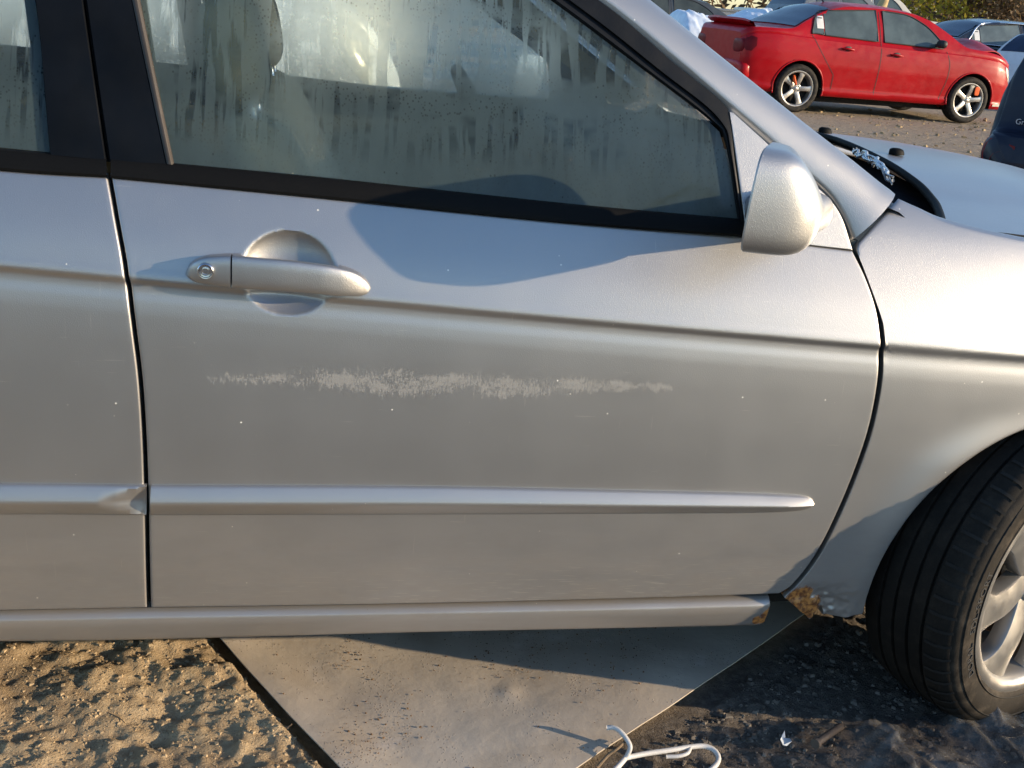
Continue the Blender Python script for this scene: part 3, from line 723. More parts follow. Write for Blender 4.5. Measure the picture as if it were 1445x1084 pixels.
# crumpled clear plastic lying in the cowl
Pw = cr([onZ(1203, 222, .925), onZ(1222, 232, .930), onZ(1240, 246, .925), onZ(1254, 264, .915)], 26);
m_, t_, p_, o_ = newmat('clear_film'); p_.inputs['Base Color'].default_value = c4(.55, .56, .58); p_.inputs['Transmission Weight'].default_value = .6; p_.inputs['Roughness'].default_value = .35; p_.inputs['IOR'].default_value = 1.2
MAT['film'] = m_; g_ = N(t_); g_.l(g_.bump(g_.noise(g_.pos(), 90, 4), .6, .004), p_.inputs['Normal'])
mb = MB()
for q in range(4):
    mb.tube([Pw[k]+np.array([.016*(float(vn(k*.55, q*7.1, 3))-.5), .020*(float(vn(k*.5, q*3.3, 5))-.5), .004+.020*float(vn(k*.6, q*5.7, 9))]) for k in range(26)], [.0012+.0026*float(vn(k*.8, q, 2)) for k in range(26)], 6)
tag(mb.build('plastic_scrap', MAT['film'], None), 'crumpled scrap of clear plastic lying in the dark tray under the windscreen', 'plastic scrap')
# roof
rf = O3[:62]; rows = []
Rr_ = resample(np.vstack([[[-1.15, rf[0][1]+.02, rf[0][2]-.03]], rf]), 40)
for k in range(40):
    a = Rr_[k]; rows.append([(a[0]+.10*math.sin(math.pi*t)*sst(.1, .8, a[0]), a[1]+(2*YC-2*a[1])*t, a[2]+.045*math.sin(math.pi*t)**.8) for t in np.linspace(0, 1, 21)])
mb = MB(); mb.grid(rows, flip=False); mb.build('roof', MAT['silver'], CAR)
mb = MB(); mb.grid([[np.array(p)-[0, 0, .035] for p in r] for r in rows], flip=True); mb.build('headliner', MAT['beige2'], CAR)
# rear quarter, boot and tail (behind the frame)
qx = np.linspace(-.93, -1.98, 40); rows = []
def tail_top(x): return float(pch([-2.0, -1.9, -1.55, -1.3, -1.05, -.9], [.92, .97, .98, 1.08, 1.32, 1.40])(x))
for x in qx:
    e = sst(-1.55, -2.0, x)*.10; row = []; archr = math.hypot(0, 0)
    for z in np.linspace(.26, .92, 28):
        row.append((x, float(Sb(-.93, z))+e+.02*(x+.93)**2, z))
    yb = row[-1][1]; zt = tail_top(x)
    for t in np.linspace(.1, 1, 12): row.append((x, yb+.30*t*max(.15, (zt-.92)/.5), .92+(zt-.92)*math.sin(t*math.pi/2)))
    for t in np.linspace(.1, 1, 8): a = row[39]; row.append((x, a[1]+(YC-a[1])*t, zt+.02*math.sin(t*math.pi/2)))
    rows.append(row)
Pq = np.array(rows); mb = MB(); a_, b_ = Pq.shape[:2]; idx = lambda i, j: i*b_+j; Fq = []
for i in range(a_-1):
    for j in range(b_-1):
        c = (Pq[i, j]+Pq[i+1, j+1])/2
        if math.hypot(c[0]+1.07, c[2]-.255) < .335 and j < 27: continue
        Fq.append((idx(i, j), idx(i, j+1), idx(i+1, j+1), idx(i+1, j)))
mb.add(Pq.reshape(-1, 3), Fq); end = list(range((a_-1)*b_, a_*b_)); mb.F.append(tuple(end)); QP = mb.build('rear_quarter', MAT['silver'], CAR, True, 50)
# front bumper (beyond the frame)
rows = []
for t in np.linspace(0, 1, 30):
    a = t*math.pi/2; x = 1.90+.36*math.sin(a)**.8; y = YC-(YC-.06)*math.cos(a)**.55
    rows.append([(x-.03, y+.02, .20), (x+.01, y, .28), (x+.03, y-.01, .42), (x+.02, y, .56), (x-.05, y+.03, .68), (x-.10, y+.05, .84)])
mb = MB(); mb.grid(rows, flip=True); FB = mb.build('front_bumper', MAT['silver'], CAR, True, 50)

# ------------------------------------------------------------------ alloy wheel and tyre
def tyre_mesh(R, W, rr, n=96, tread=True):
    h = W/2; mb = MB()
    pr = [(rr, h*.80), (rr+.008, h*.93), (rr+.018, h*.985), (rr+.04*R/.3, h*1.02), (R-.032, h*1.0), (R-.020, h*.93), (R-.0195, h*.918), (R-.017, h*.905), (R-.009, h*.84), (R-.003, h*.72)]
    out = [(r, -hh) for r, hh in pr]
    for gw in (-.45, -.15, .15, .45):
        out += [(R, h*(gw-.035)), (R-.007, h*(gw-.03)), (R-.007, h*(gw+.03)), (R, h*(gw+.035))]
    out += [(r, hh) for r, hh in reversed(pr)]
    mb.lathe(out, n, 'y'); return mb
def spoke(mb, r0, r1, w0, w1, wm, y0, y1, th, a, twist=0., n=14):
    rows = []
    for k in range(n):
        t = k/(n-1); r = r0+(r1-r0)*t
        w_ = wm+(w0-wm)*max(0, 1-t*2.6)**2+(w1-wm)*max(0, (t-.62)/.38)**2
        yy = y0+(y1-y0)*t - .006*math.sin(math.pi*t); aa = a+twist*t*t; row = []
        for u, d in [(-1, th), (-1, .006), (-.93, .0015), (-.6, -.0015), (0, -.003), (.6, -.0015), (.93, .0015), (1, .006), (1, th)]:
            da = u*w_; row.append((r*math.cos(aa)-da*math.sin(aa), yy+d, r*math.sin(aa)+da*math.cos(aa)))
        rows.append(row)
    mb.grid(rows, flip=True)
def rim_mesh(rr, W, ns, w0, w1, wm, a0=0., twist=0., lip=.012):
    h = W/2; mb = MB()
    mb.lathe([(rr+.012, -h*.86), (rr+.013, -h*.93), (rr+.006, -h*.955), (rr-.004, -h*.93), (rr-.012, -h*.84), (rr-.016, -h*.70), (rr-.022, -h*.2), (rr-.024, h*.7)], 96, 'y')
    for k in range(ns): spoke(mb, .045, rr-.008, w0, w1, wm, -h*.62, -h*.80, .030, a0+k*2*math.pi/ns, twist)
    mb.lathe([(0.0001, -h*.74), (.022, -h*.74), (.027, -h*.70), (.030, -h*.64), (.058, -h*.63), (.070, -h*.58), (.074, -h*.2)], 48, 'y')
    for k in range(5):
        b = a0+.6+k*2*math.pi/5; mb.lathe([(.008, -h*.70), (.0095, -h*.62)], 8, 'y', (.046*math.cos(b), 0, .046*math.sin(b)))
    return mb
def text_ring(txt, size, radius, a_start, yo, mat, parent, depth=.0012):
    cu = bpy.data.curves.new('t', 'FONT'); cu.body = txt; cu.size = size; cu.extrude = depth; cu.space_character = 1.12
    to = bpy.data.objects.new('t', cu); COL.objects.link(to); dg = bpy.context.evaluated_depsgraph_get(); dg.update()
    me = bpy.data.meshes.new_from_object(to.evaluated_get(dg)); bpy.data.objects.remove(to, do_unlink=True)
    for v in me.vertices:
        x, y, z = v.co; a = a_start - x/radius; r = radius+y
        v.co = (r*math.cos(a), yo-z, r*math.sin(a))
    me.materials.clear(); me.materials.append(mat); o = bpy.data.objects.new('tyre_lettering', me); return link(o, parent)
STEER = math.radians(24)
def car_wheel(parent, loc, rz, lettering=True):
    R, W, rr = .306, .200, .212
    wh = rim_mesh(rr, W, 7, .030, .066, .031, math.radians(168+25.7), -.16).build('wheel', MAT['alloy'], parent, True, 45)
    wh.location = loc; wh.rotation_euler = (0, 0, rz)
    tyre_mesh(R, W, rr+.004).build('tyre', MAT['front_tyre'], wh, True, 40)
    mb = MB()                                                # sipes cut across the shoulder, proud ribs on the sidewall
    for k in range(64):
        a = k*2*math.pi/64; q = []
        for r, hh in [(R-.019, -.0930), (R-.009, -.0850), (R-.0015, -.0700), (R+.0008, -.052)]:
            for da in (-.010, .010): q.append(((r+.0012)*math.cos(a+da), hh-.0008, (r+.0012)*math.sin(a+da)))
        mb.add(q, [(0, 1, 3, 2), (2, 3, 5, 4), (4, 5, 7, 6)])
    tag(mb.build('tread_sipes', MAT['dark'], wh), kind='stuff')
    mb = MB()
    for r in (R-.036, R-.074): mb.lathe([(r, -.0985), (r+.0012, -.1030 if r > R-.05 else -.1010), (r+.0024, -.0985)], 96, 'y')
    mb.build('sidewall_rib', MAT['tyre'], wh)
    mb = MB(); mb.lathe([(.045, -.03), (.135, -.03), (.138, -.022), (.138, 0), (.05, .0)], 48, 'y'); mb.build('brake_disc', MAT['steel'], wh, True, 40)
    mb = MB(); mb.lathe([(.0001, .03), (.185, .03), (.19, .06)], 40, 'y'); mb.build('brake_shield', MAT['dark'], wh)
    if lettering:
        text_ring('DORAL', .021, R-.064, math.radians(211), -.1012, MAT['letters'], wh)
        text_ring('SDL-SPORT', .021, R-.064, math.radians(188), -.1012, MAT['letters'], wh)
    return wh
WH = car_wheel(CAR, (AX-.004, .118, .268), STEER)
car_wheel(CAR, (-1.07, .125, .27), 0, False)
# wheel housing
mb = MB(); mb.lathe([(.36, -.145), (.36, .40)], 48, 'y', (AX, .20, AZ), math.radians(-8), math.radians(195)); mb.lathe([(.36, .40), (.001, .40)], 48, 'y', (AX, .20, AZ)); mb.build('wheel_housing', MAT['dark'], CAR)

# ------------------------------------------------------------------ far side, mirrored
for src in (FD, RD, FN, AP, MR):
    c = copy_tree(src, CAR); c.scale = (1, -1, 1); c.location = (0, 2*YC, 0)
for nm, mt in (('front_window', 'fogfar'), ('rear_window', 'fogfar'), ('mirror_sail', None), ('sill', None), ('rear_quarter', None), ('front_bumper', None)):
    s0 = bpy.data.objects[nm]; c = s0.copy(); c.data = s0.data.copy(); COL.objects.link(c); c.parent = CAR; c.scale = (1, -1, 1); c.location = (0, 2*YC, 0)
    if mt: c.data.materials[0] = MAT[mt]
for x in (AX, -1.07):
    c = copy_tree(WH, CAR); c.location = (x, 2*YC-.12, .268); c.rotation_euler = (0, 0, math.pi + (STEER if x > 0 else 0))
# ------------------------------------------------------------------ interior, seen through the mist
def seat(y, recl, xs=0.):
    rows = []
    def ring(c, hx, hy, tilt, n=28):
        return [(c[0]+hx*math.copysign(abs(math.cos(a))**.6, math.cos(a))*math.cos(tilt), c[1]+hy*math.copysign(abs(math.sin(a))**.6, math.sin(a)), c[2]-hx*math.copysign(abs(math.cos(a))**.6, math.cos(a))*math.sin(tilt)) for a in np.linspace(0, 2*math.pi, n, endpoint=False)]
    for t, hx, hy in [(0, .06, .20), (.06, .085, .235), (.4, .085, .245), (.7, .075, .235), (.9, .065, .20), (.98, .05, .17), (1.0, .02, .12)]:
        rows.append(ring((.30+xs-recl*t, y, .46+.50*t), hx, hy, .25))
    mb = MB(); mb.grid(rows, cv=True); mb.F.append(tuple(range(6*28, 7*28))[::-1]); sb = mb.build('seat', MAT['beige'], CAR)
    mb = MB(); mb.grid(rbox((-.105, -.145, -.085), (.0, .145, .10), p=3.2)); h = mb.build('headrest', MAT['beige'], sb); h.location = (.30+xs-recl*1.07+.03, y, 1.065); h.rotation_euler = (0, -.18, 0)
    for d in (-.06, .06): mb = MB(); mb.tube([(.30+xs-recl*1.0, y+d, .93), (.30+xs-recl*1.04, y+d, 1.03)], .007, 8); mb.build('headrest_post', MAT['chrome'], sb)
    mb = MB(); mb.grid(rbox((.22+xs, y-.25, .33), (.76+xs, y+.25, .50), p=3.5)); mb.build('seat_cushion', MAT['beige'], sb)
seat(.46, .17); seat(1.31, .20, .02)
mb = MB(); mb.grid(rbox((-.95, .20, .45), (-.72, 1.57, .97), p=5)); mb.build('rear_seat', MAT['beige'], CAR)
mb = MB(); mb.grid(rbox((.74, .13, .62), (1.14, 1.64, .93), p=5, m=18)); mb.build('dashboard', MAT['dash'], CAR)
c = Vector((.66, 1.31, .84)); mb = MB(); A = np.linspace(0, 2*math.pi, 49)
mb.tube([(c.x-.09*math.sin(a), c.y+.185*math.cos(a), c.z+.16*math.sin(a)) for a in A], .014, 10, False); mb.tube([(c.x, c.y-.18, c.z), (c.x, c.y+.18, c.z)], .02); mb.tube([c, c+Vector((.2, 0, -.10))], .03)
mb.build('steering_wheel', MAT['dash'], CAR)
mb = MB(); mb.box((-.90, 2*YC-.125, .25), (1.10, 2*YC-.085, .832)); mb.build('door_trim', MAT['beige2'], CAR, False)
mb = MB(); mb.box((-.90, 2*YC-.130, .835), (1.10, 2*YC-.060, .912)); mb.build('door_trim', MAT['black'], CAR, False)
mb = MB(); mb.box((-.90, .095, .25), (1.10, .125, .865)); mb.build('door_trim', MAT['dash'], CAR, False)
# inner pillar trims on the far side and the belt hanging from the near pillar
O3m = O3*[1, -1, 1]+[0, 2*YC, 0]; mb = MB(); mb.grid([O3m[40:]+[-.015, -.01, -.01], O3m[40:]+[-.09, .01, -.03]]); mb.build('pillar_trim', MAT['beige2'], CAR)
mb = MB(); mb.grid([[(-.03, 2*YC-.10, .88), (.06, 2*YC-.10, .88)], [(-.11, 2*YC-.25, 1.36), (-.03, 2*YC-.25, 1.36)]]); mb.build('pillar_trim', MAT['beige2'], CAR)
mb = MB(); mb.grid([[(-.06, .12, .45), (.05, .12, .45)], [(-.07, .125, .90), (.03, .125, .90)], [(-.14, .29, 1.36), (-.05, .29, 1.36)]]); mb.build('pillar_trim', MAT['beige2'], CAR)

# ------------------------------------------------------------------ loose things on the ground
# flat panel lying half under the car
def build_sheet():
    L, Wd, nu, nv = 1.15, .90, 90, 70; top = []
    for i in range(nu+1):
        u = L*i/nu; row = []
        for j in range(nv+1):
            v_ = Wd*j/nv; p = SH_O+SH_A*u+SH_B*v_
            z = .018 + .020*(fbm(u*2.3, v_*2.3, 3, 90)-.5) + .004*(fbm(u*9, v_*9, 2, 95)-.5) + .010*sst(.3, 0, v_) + .010*sst(.12, 0, u)
            for du, dv_, r, a in ((.62, .30, .02, .006), (.55, .36, .016, -.004), (.78, .22, .02, .005), (.42, .5, .03, -.005), (.36, .22, .02, .004), (.9, .4, .03, .004)):
                z += a*math.exp(-((u-du)**2+(v_-dv_)**2)/r**2)
            row.append((p[0], p[1], z))
        top.append(row)
    T = np.array(top); mb = MB(); mb.grid(T); mb.grid(T-[0, 0, .0025], flip=True)
    loop = np.array([T[i, 0] for i in range(nu+1)]+[T[-1, j] for j in range(1, nv+1)]+[T[i, -1] for i in range(nu-1, -1, -1)]+[T[0, j] for j in range(nv-1, 0, -1)])
    mb.grid([loop, loop-[0, 0, .0025]], cv=True, flip=True)
    m, t, p, o = newmat('weathered_panel'); g = N(t); v = g.pos()
    c = g.mix(g.ramp(g.noise(v, 3, 6, .6), .3, .7), c4(.53, .45, .36), c4(.68, .59, .48))
    c = g.mix(g.ramp(g.noise(v, 9, 5, .6), .55, .72), c, c4(.70, .62, .54))
    c = g.mix(g.math('MULTIPLY', g.ramp(g.noise(v, 5, 5), .5, .75), .35), c, c4(.34, .24, .14))
    sp = g.math('MULTIPLY', g.ramp(g.voro(v, 150, 'Distance'), .14, .28, 1, 0), g.ramp(g.noise(v, 9, 4, .6), .48, .56))
    c = g.mix(g.math('MULTIPLY', sp, .5), c, c4(.13, .06, .025))
    g.l(c, p.inputs['Base Color']); p.inputs['Metallic'].default_value = .15
    g.l(g.ramp(g.noise(v, 14, 4), .3, .7, .42, .62), p.inputs['Roughness'])
    g.l(g.bump(g.math('ADD', g.noise(v, 16, 5, .6), g.math('MULTIPLY', sp, .5)), .35, .006), p.inputs['Normal'])
    return tag(mb.build('loose_panel', m, None, True, 50), 'flat grey brown panel speckled with dirt lying on the ground under the silver sedan', 'panel')
SHEET = build_sheet()
def sheet_z(x, y):
    u, v_ = sheet_uv(np.array(x), np.array(y)); return .018 + .020*(float(fbm(u*2.3, v_*2.3, 3, 90))-.5) + .010*float(sst(.3, 0, v_)) + .010*float(sst(.12, 0, u))
# crumbs of soil on the panel, clods on the sand, gravel on the darker ground
def scatter(name, label, cat, mat, n, place, smin, smax):
    mb = MB()
    base = [(-.8, -.7, -.3), (.9, -.5, -.2), (.6, .8, -.3), (-.7, .7, -.25), (-.5, -.4, .6), (.6, -.3, .5), (.35, .55, .65), (-.4, .5, .55)]
    Fb = [(0, 3, 2, 1), (4, 5, 6, 7), (0, 1, 5, 4), (1, 2, 6, 5), (2, 3, 7, 6), (3, 0, 4, 7)]
    k = 0
    while k < n:
        q = place()
        if q is None: continue
        x, y, z = q; s = smin*(smax/smin)**(random.random()**2.2); a = random.random()*6.28; el = random.uniform(.6, 1.4)
        V = []
        for b in base:
            bx, by, bz = (c*random.uniform(.7, 1.25) for c in b); bx *= el
            V.append((x+s*(bx*math.cos(a)-by*math.sin(a)), y+s*(bx*math.sin(a)+by*math.cos(a)), z+s*bz*.8))
        mb.add(V, Fb); k += 1
    o = mb.build(name, mat, None, True, 40); return tag(o, label, cat, kind='stuff')
def on_sheet():
    cl = random.choice([(.64, .30), (.50, .26), (.72, .20), (.42, .34), (.60, .16), (.85, .24), (.2, .5), (.10, .3), (.5, .45)])
    u, v_ = (random.gauss(cl[0], .05), random.gauss(cl[1], .035)) if random.random() < .7 else (random.uniform(0, 1.2), random.uniform(0, .9))
    if not (0.01 < u < 1.13 and .01 < v_ < .88): return None
    p = SH_O+SH_A*u+SH_B*v_; return p[0], p[1], sheet_z(p[0], p[1])+.001
def on_sand():
    x, y = random.uniform(-.40, .5), random.uniform(-.15, .60)
    u, v_ = sheet_uv(x, y)
    if u > -.005: return None
    return x, y, gz(x, y)
def on_grav():
    x, y = random.uniform(.6, 1.75), random.uniform(-.28, .65); u, v_ = sheet_uv(x, y)
    if v_ > -.01: return None
    return x, y, gz(x, y)+.001
def on_lane():
    x, y = random.uniform(4.5, 11.5), random.uniform(4, 14)
    return x, y, 0.0
scatter('soil_crumbs', 'brown crumbs of soil scattered over the flat panel', 'soil crumbs', simple('soil_crumb', (.17, .095, .045), .95, var=.4), 1700, on_sheet, .0006, .0024)
scatter('sand_clods', 'small sandy clods strewn over the dry ground left of the panel', 'clods', simple('sand_clod', (.40, .295, .175), .95, var=.3, bump=.4), 3800, on_sand, .0012, .0058)
scatter('gravel', 'dark gravel bedded in the darker soil by the front wheel', 'gravel', simple('gravel_stone', (.15, .128, .105), .85, var=.6, bump=.3, nscale=40), 3400, on_grav, .0014, .0095)
scatter('leaf_litter', 'pale leaf litter and stones strewn on the lane before the red car', 'litter', simple('dry_litter', (.36, .26, .14), .9, var=.4, nscale=3), 1500, on_lane, .008, .035)
# white coat hanger
def zpath(pts): return [onZ(a, b, z) for a, b, z in pts]
hm = simple('white_hanger_plastic', (.62, .60, .58), .45, var=.1, bump=.1)
HG = empty('coat_hanger', tuple(onZ(884, 1066, .02))); o0 = np.array(HG.location)
tag(HG, 'white plastic coat hanger lying across the corner of the flat panel', 'hanger')
for nm, pts, r in (('hook', [(856, 1027, .050), (866, 1027, .052), (876, 1033, .050), (886, 1046, .042), (889, 1056, .034), (884, 1068, .020)], .0042),
                   ('shoulder', [(884, 1068, .018), (872, 1082, .016), (850, 1104, .014), (820, 1132, .014)], .0046),
                   ('shoulder', [(884, 1069, .018), (915, 1063, .015), (950, 1058, .013), (975, 1054, .011), (994, 1053, .009), (1008, 1059, .006), (1014, 1070, .002), (1008, 1082, 0), (985, 1098, 0), (930, 1122, 0)], .0046),
                   ('strap_notch', [(940, 1068, .009), (958, 1067, .010), (970, 1063, .011), (974, 1056, .011)], .0034)):
    P = cr(zpath(pts), 50)-o0; mb = MB(); mb.tube(P, r, 10); mb.build(nm, hm, HG)
# short rusty bolt, paper scrap, twigs, black stub, leaf
a, b = onZ(1150, 1050, -.006), onZ(1188, 1024, -.008); d = (b-a)/np.linalg.norm(b-a)
mb = MB(); mb.tube([a, a+d*.007, a+d*.0071, a+(b-a)*.97, b], [.0095, .0095, .0066, .0066, .005], 10); tag(mb.build('bolt', simple('dull_bolt', (.17, .13, .10), .7, .2, bump=.5, bscale=90), None, True, 40), 'stubby dull metal bolt lying on the dark gravel', 'bolt')
P = [onZ(*q, -.010) for q in ((1102, 1042), (1106, 1037), (1108, 1043), (1114, 1046), (1116, 1052), (1110, 1054), (1104, 1055), (1100, 1050))]
mb = MB(); n = len(P); P = [p+[0, 0, .004*math.sin(i*2.1)+.006] for i, p in enumerate(P)]; mb.add(P+[p-[0, 0, .0008] for p in P], [tuple(range(n)), tuple(range(n, 2*n))[::-1]]+[(i, i+n, (i+1) % n+n, (i+1) % n) for i in range(n)])
tag(mb.build('paper_scrap', simple('pale_paper', (.55, .60, .66), .8, var=.1), None, False), 'tiny torn pale blue scrap of paper on the dark gravel', 'scrap')
tw = simple('dry_twig', (.20, .14, .085), .9, var=.3, bump=.4)
for lab, pts, r in (('curved brown twig resting at the lower edge of the panel beside the hanger', [(842, 1084, .02), (858, 1066, .032), (872, 1056, .040), (884, 1044, .036)], .0035),
                    ('thin dry stalk sticking out of the sand beside the panel', [(388, 1040, .0), (400, 1031, .012), (412, 1022, .028)], .0016),
                    ('fine straw lying on the sand at the lower left corner', [(5, 1040, .012), (28, 1030, .014), (50, 1022, .012)], .0012),
                    ('pale straw lying on open sand halfway to the panel', [(150, 1005, .012), (168, 1013, .013), (176, 1020, .012)], .0013)):
    mb = MB(); P = cr(zpath(pts), 20); mb.tube(P, np.linspace(r, r*.6, 20), 6); tag(mb.build('twig', tw, None), lab, 'twig')
# dark hollow's plastic fragment by the sill
c = onZ(252, 926, .004); rows = []
for t in np.linspace(0, 1, 10): rows.append([c+[.028*(s-.5)+.010*t, .012*math.sin(s*3)+.014*t, .026*t*(1-.5*abs(s-.5))-.010+.006*math.sin(5*s)] for s in np.linspace(0, 1, 12)])
mb = MB(); mb.grid(rows); mb.grid(np.array(rows)+[.001, .002, 0], flip=True); tag(mb.build('plastic_shard', simple('olive_plastic', (.16, .14, .09), .5), None), 'bent olive plastic shard poking out of the sand below the sill', 'shard')
# crumpled clear film in front of the wheel
rows = []; n = 90
for i in range(n):
    row = []
    for j in range(70):
        u, v_ = i/(n-1), j/69; x = 1.185+.42*u+.06*(fbm(v_*3, .3, 2, 5)-.5); y = -.36+.36*v_+.10*u*v_+.05*(fbm(u*3, 7, 2, 9)-.5)
        rid = abs(fbm(u*3.2+v_*2, v_*2.6, 3, 33)-.5)*2; rid2 = abs(fbm(u*8, v_*7+u*3, 3, 43)-.5)*2
        e = min(1, min(u, 1-u, v_, 1-v_)*7); row.append((x, y, gz(x, y)+.004+e*(.052*(1-rid)**3+.016*(1-rid2)**2+.006)))
    rows.append(row)
m, t, p, o = newmat('dusty_clear_film'); g = N(t); v = g.pos()
tr_ = g.n('ShaderNodeBsdfTransparent'); tr_.inputs[0].default_value = (.8, .8, .82, 1)
p.inputs['Base Color'].default_value = c4(.22, .21, .20); p.inputs['Roughness'].default_value = .22
g.l(g.bump(g.noise(v, 50, 5), .4, .006), p.inputs['Normal'])
mx = g.n('ShaderNodeMixShader'); g.l(g.ramp(g.noise(v, 9, 4), .35, .65, .14, .46), mx.inputs[0]); g.l(tr_.outputs[0], mx.inputs[1]); g.l(p.outputs[0], mx.inputs[2]); g.l(mx.outputs[0], o.inputs[0])
mb = MB(); mb.grid(rows); tag(mb.build('plastic_film', m, None), 'crumpled dusty clear plastic film on the ground before the front wheel', 'plastic film')

# ------------------------------------------------------------------ other vehicles of the yard
PROF = {
 'sedan': dict(L=4.58, W=1.73, H=1.45, wb=(.98, 3.58), R=.315,
   zt=([0, .03, .08, .14, .30, .70, .82, 1.05, 1.40, 1.75, 2.20, 2.60, 2.85, 3.15, 3.48, 3.70, 4.05, 4.30, 4.45, 4.54, 4.58], [.97, 1.0, 1.03, 1.045, 1.055, 1.06, 1.075, 1.20, 1.375, 1.445, 1.45, 1.425, 1.365, 1.20, 1.005, .985, .93, .865, .78, .66, .52]),
   zs=([0, .08, .2, .6, 1.4, 2.4, 3.3, 3.8, 4.2, 4.45, 4.58], [.89, .94, .975, .985, .955, .925, .905, .875, .80, .68, .48]),
   zb=([0, .1, .4, 1, 3.5, 4.3, 4.5, 4.58], [.40, .29, .25, .235, .215, .20, .24, .32]),
   hw=([0, .04, .12, .3, .7, 2.2, 3.7, 4.15, 4.4, 4.52, 4.58], [.70, .755, .795, .83, .86, .865, .855, .82, .72, .58, .42]),
   ws=(2.80, 3.44), bl=(.88, 1.40),
   win=[(1.10, 1.27, [1.10, 1.16, 1.27], [1.02, 1.025, 1.015], [1.05, 1.215, 1.31]), (1.29, 2.07, [1.29, 2.07], [1.012, .985], [1.315, 1.375]), (2.17, 3.06, [2.17, 2.5, 2.8, 3.06], [.985, .975, .965, .96], [1.375, 1.355, 1.245, 1.03])],
   lines=[[(2.10, .30), (2.11, .6), (2.115, .97), (2.11, 1.36)], [(3.10, .30), (3.16, .55), (3.17, .75), (3.12, .93)], [(1.46, .52), (1.33, .68), (1.20, .85), (1.10, 1.0)], [(1.46, .33), (1.46, .52)], [(1.30, .335), (2.2, .33), (3.20, .31)]],
   handles=[(1.62, .86), (2.35, .83)]),
 'suv': dict(L=4.5, W=1.82, H=1.72, wb=(.85, 3.45), R=.35,
   zt=([0, .04, .12, .3, .55, .9, 1.6, 2.3, 2.7, 3.0, 3.35, 3.7, 4.1, 4.35, 4.46, 4.5], [.55, .80, 1.05, 1.40, 1.66, 1.71, 1.72, 1.70, 1.62, 1.42, 1.13, 1.09, 1.03, .93, .78, .55]),
   zs=([0, .1, .3, 1, 2.4, 3.3, 3.9, 4.3, 4.5], [.55, 1.0, 1.06, 1.06, 1.04, 1.02, .98, .84, .52]),
   zb=([0, .1, .5, 3.5, 4.4, 4.5], [.45, .33, .28, .27, .28, .38]),
   hw=([0, .05, .15, .4, 2, 3.7, 4.2, 4.42, 4.5], [.70, .80, .86, .90, .91, .90, .84, .70, .5]),
   ws=(2.70, 3.30), bl=(.20, .52),
   win=[(.62, 1.15, [.62, .8, 1.15], [1.12, 1.12, 1.11], [1.25, 1.52, 1.60]), (1.22, 2.05, [1.22, 2.05], [1.11, 1.09], [1.61, 1.62]), (2.14, 2.98, [2.14, 2.5, 2.8, 2.98], [1.09, 1.08, 1.07, 1.07], [1.61, 1.58, 1.40, 1.15])],
   lines=[[(2.09, .36), (2.10, 1.55)], [(3.05, .36), (3.10, .7), (3.05, 1.03)], [(1.20, 1.0), (1.30, .75), (1.33, .4)]], handles=[(1.45, .96), (2.3, .94)]),
 'truck': dict(L=5.6, W=2.0, H=1.92, wb=(1.15, 4.55), R=.40,
   zt=([0, .05, .3, 1.9, 1.98, 2.05, 2.25, 2.6, 3.3, 3.55, 4.05, 4.3, 5.0, 5.35, 5.52, 5.6], [.9, 1.28, 1.30, 1.30, 1.34, 1.55, 1.86, 1.92, 1.91, 1.83, 1.40, 1.37, 1.33, 1.25, 1.05, .75]),
   zs=([0, .1, 1, 2.4, 3.9, 4.8, 5.3, 5.6], [.9, 1.24, 1.24, 1.24, 1.22, 1.18, 1.05, .7]),
   zb=([0, .2, 5.2, 5.6], [.55, .45, .42, .55]),
   hw=([0, .05, .2, 2, 4.8, 5.4, 5.55, 5.6], [.85, .93, .97, .98, .97, .90, .78, .6]),
   ws=(3.50, 4.0), bl=(2.02, 2.22),
   win=[(2.35, 2.85, [2.35, 2.85], [1.27, 1.26], [1.76, 1.80]), (2.95, 3.78, [2.95, 3.3, 3.5, 3.78], [1.26, 1.25, 1.25, 1.24], [1.80, 1.79, 1.68, 1.34])],
   lines=[[(2.90, .5), (2.90, 1.78)], [(3.85, .5), (3.88, 1.2)], [(2.0, .5), (2.0, 1.25)]], handles=[(3.05, 1.1)]),
 'van': dict(L=5.0, W=1.98, H=1.75, wb=(.95, 4.0), R=.34,
   zt=([0, .05, .16, .22, .28, .45, .75, 1.1, 2.5, 3.3, 3.7, 4.2, 4.6, 4.85, 5.0], [.40, .56, .585, .62, .95, 1.30, 1.66, 1.74, 1.75, 1.70, 1.45, 1.12, 1.02, .85, .55]),
   zs=([0, .05, .16, .22, .30, .5, 1, 4, 4.7, 5.0], [.38, .54, .56, .58, .90, 1.02, 1.04, 1.02, .90, .52]),
   zb=([0, .1, .5, 4.8, 5], [.30, .25, .24, .24, .34]),
   hw=([0, .04, .12, .3, .6, 3, 4.3, 4.8, 5.0], [.78, .90, .955, .975, .985, .985, .96, .82, .55]),
   ws=(3.35, 4.15), bl=(.50, .72), win=[(.9, 1.9, [.9, 1.9], [1.10, 1.09], [1.55, 1.60]), (2.0, 2.9, [2.0, 2.9], [1.09, 1.07], [1.6, 1.6])], lines=[[(1.95, .3), (1.95, 1.6)], [(2.95, .3), (2.95, 1.6)]], handles=[(2.1, .95)])}
TRIM = simple('yard_black_plastic', (.016, .016, .018), .55); LAMP = simple('clear_lamp', (.62, .56, .42), .12, .2, .5); TAIL = simple('tail_lamp_red', (.16, .008, .012), .35, 0, .0, spec=.12)
WGLASS = car_glass('yard_window', (.085, .11, .11)); BLUEG = car_glass('yard_rear_screen', (.012, .022, .05)); STK = simple('white_sticker', (.72, .71, .68), .7, var=.06)
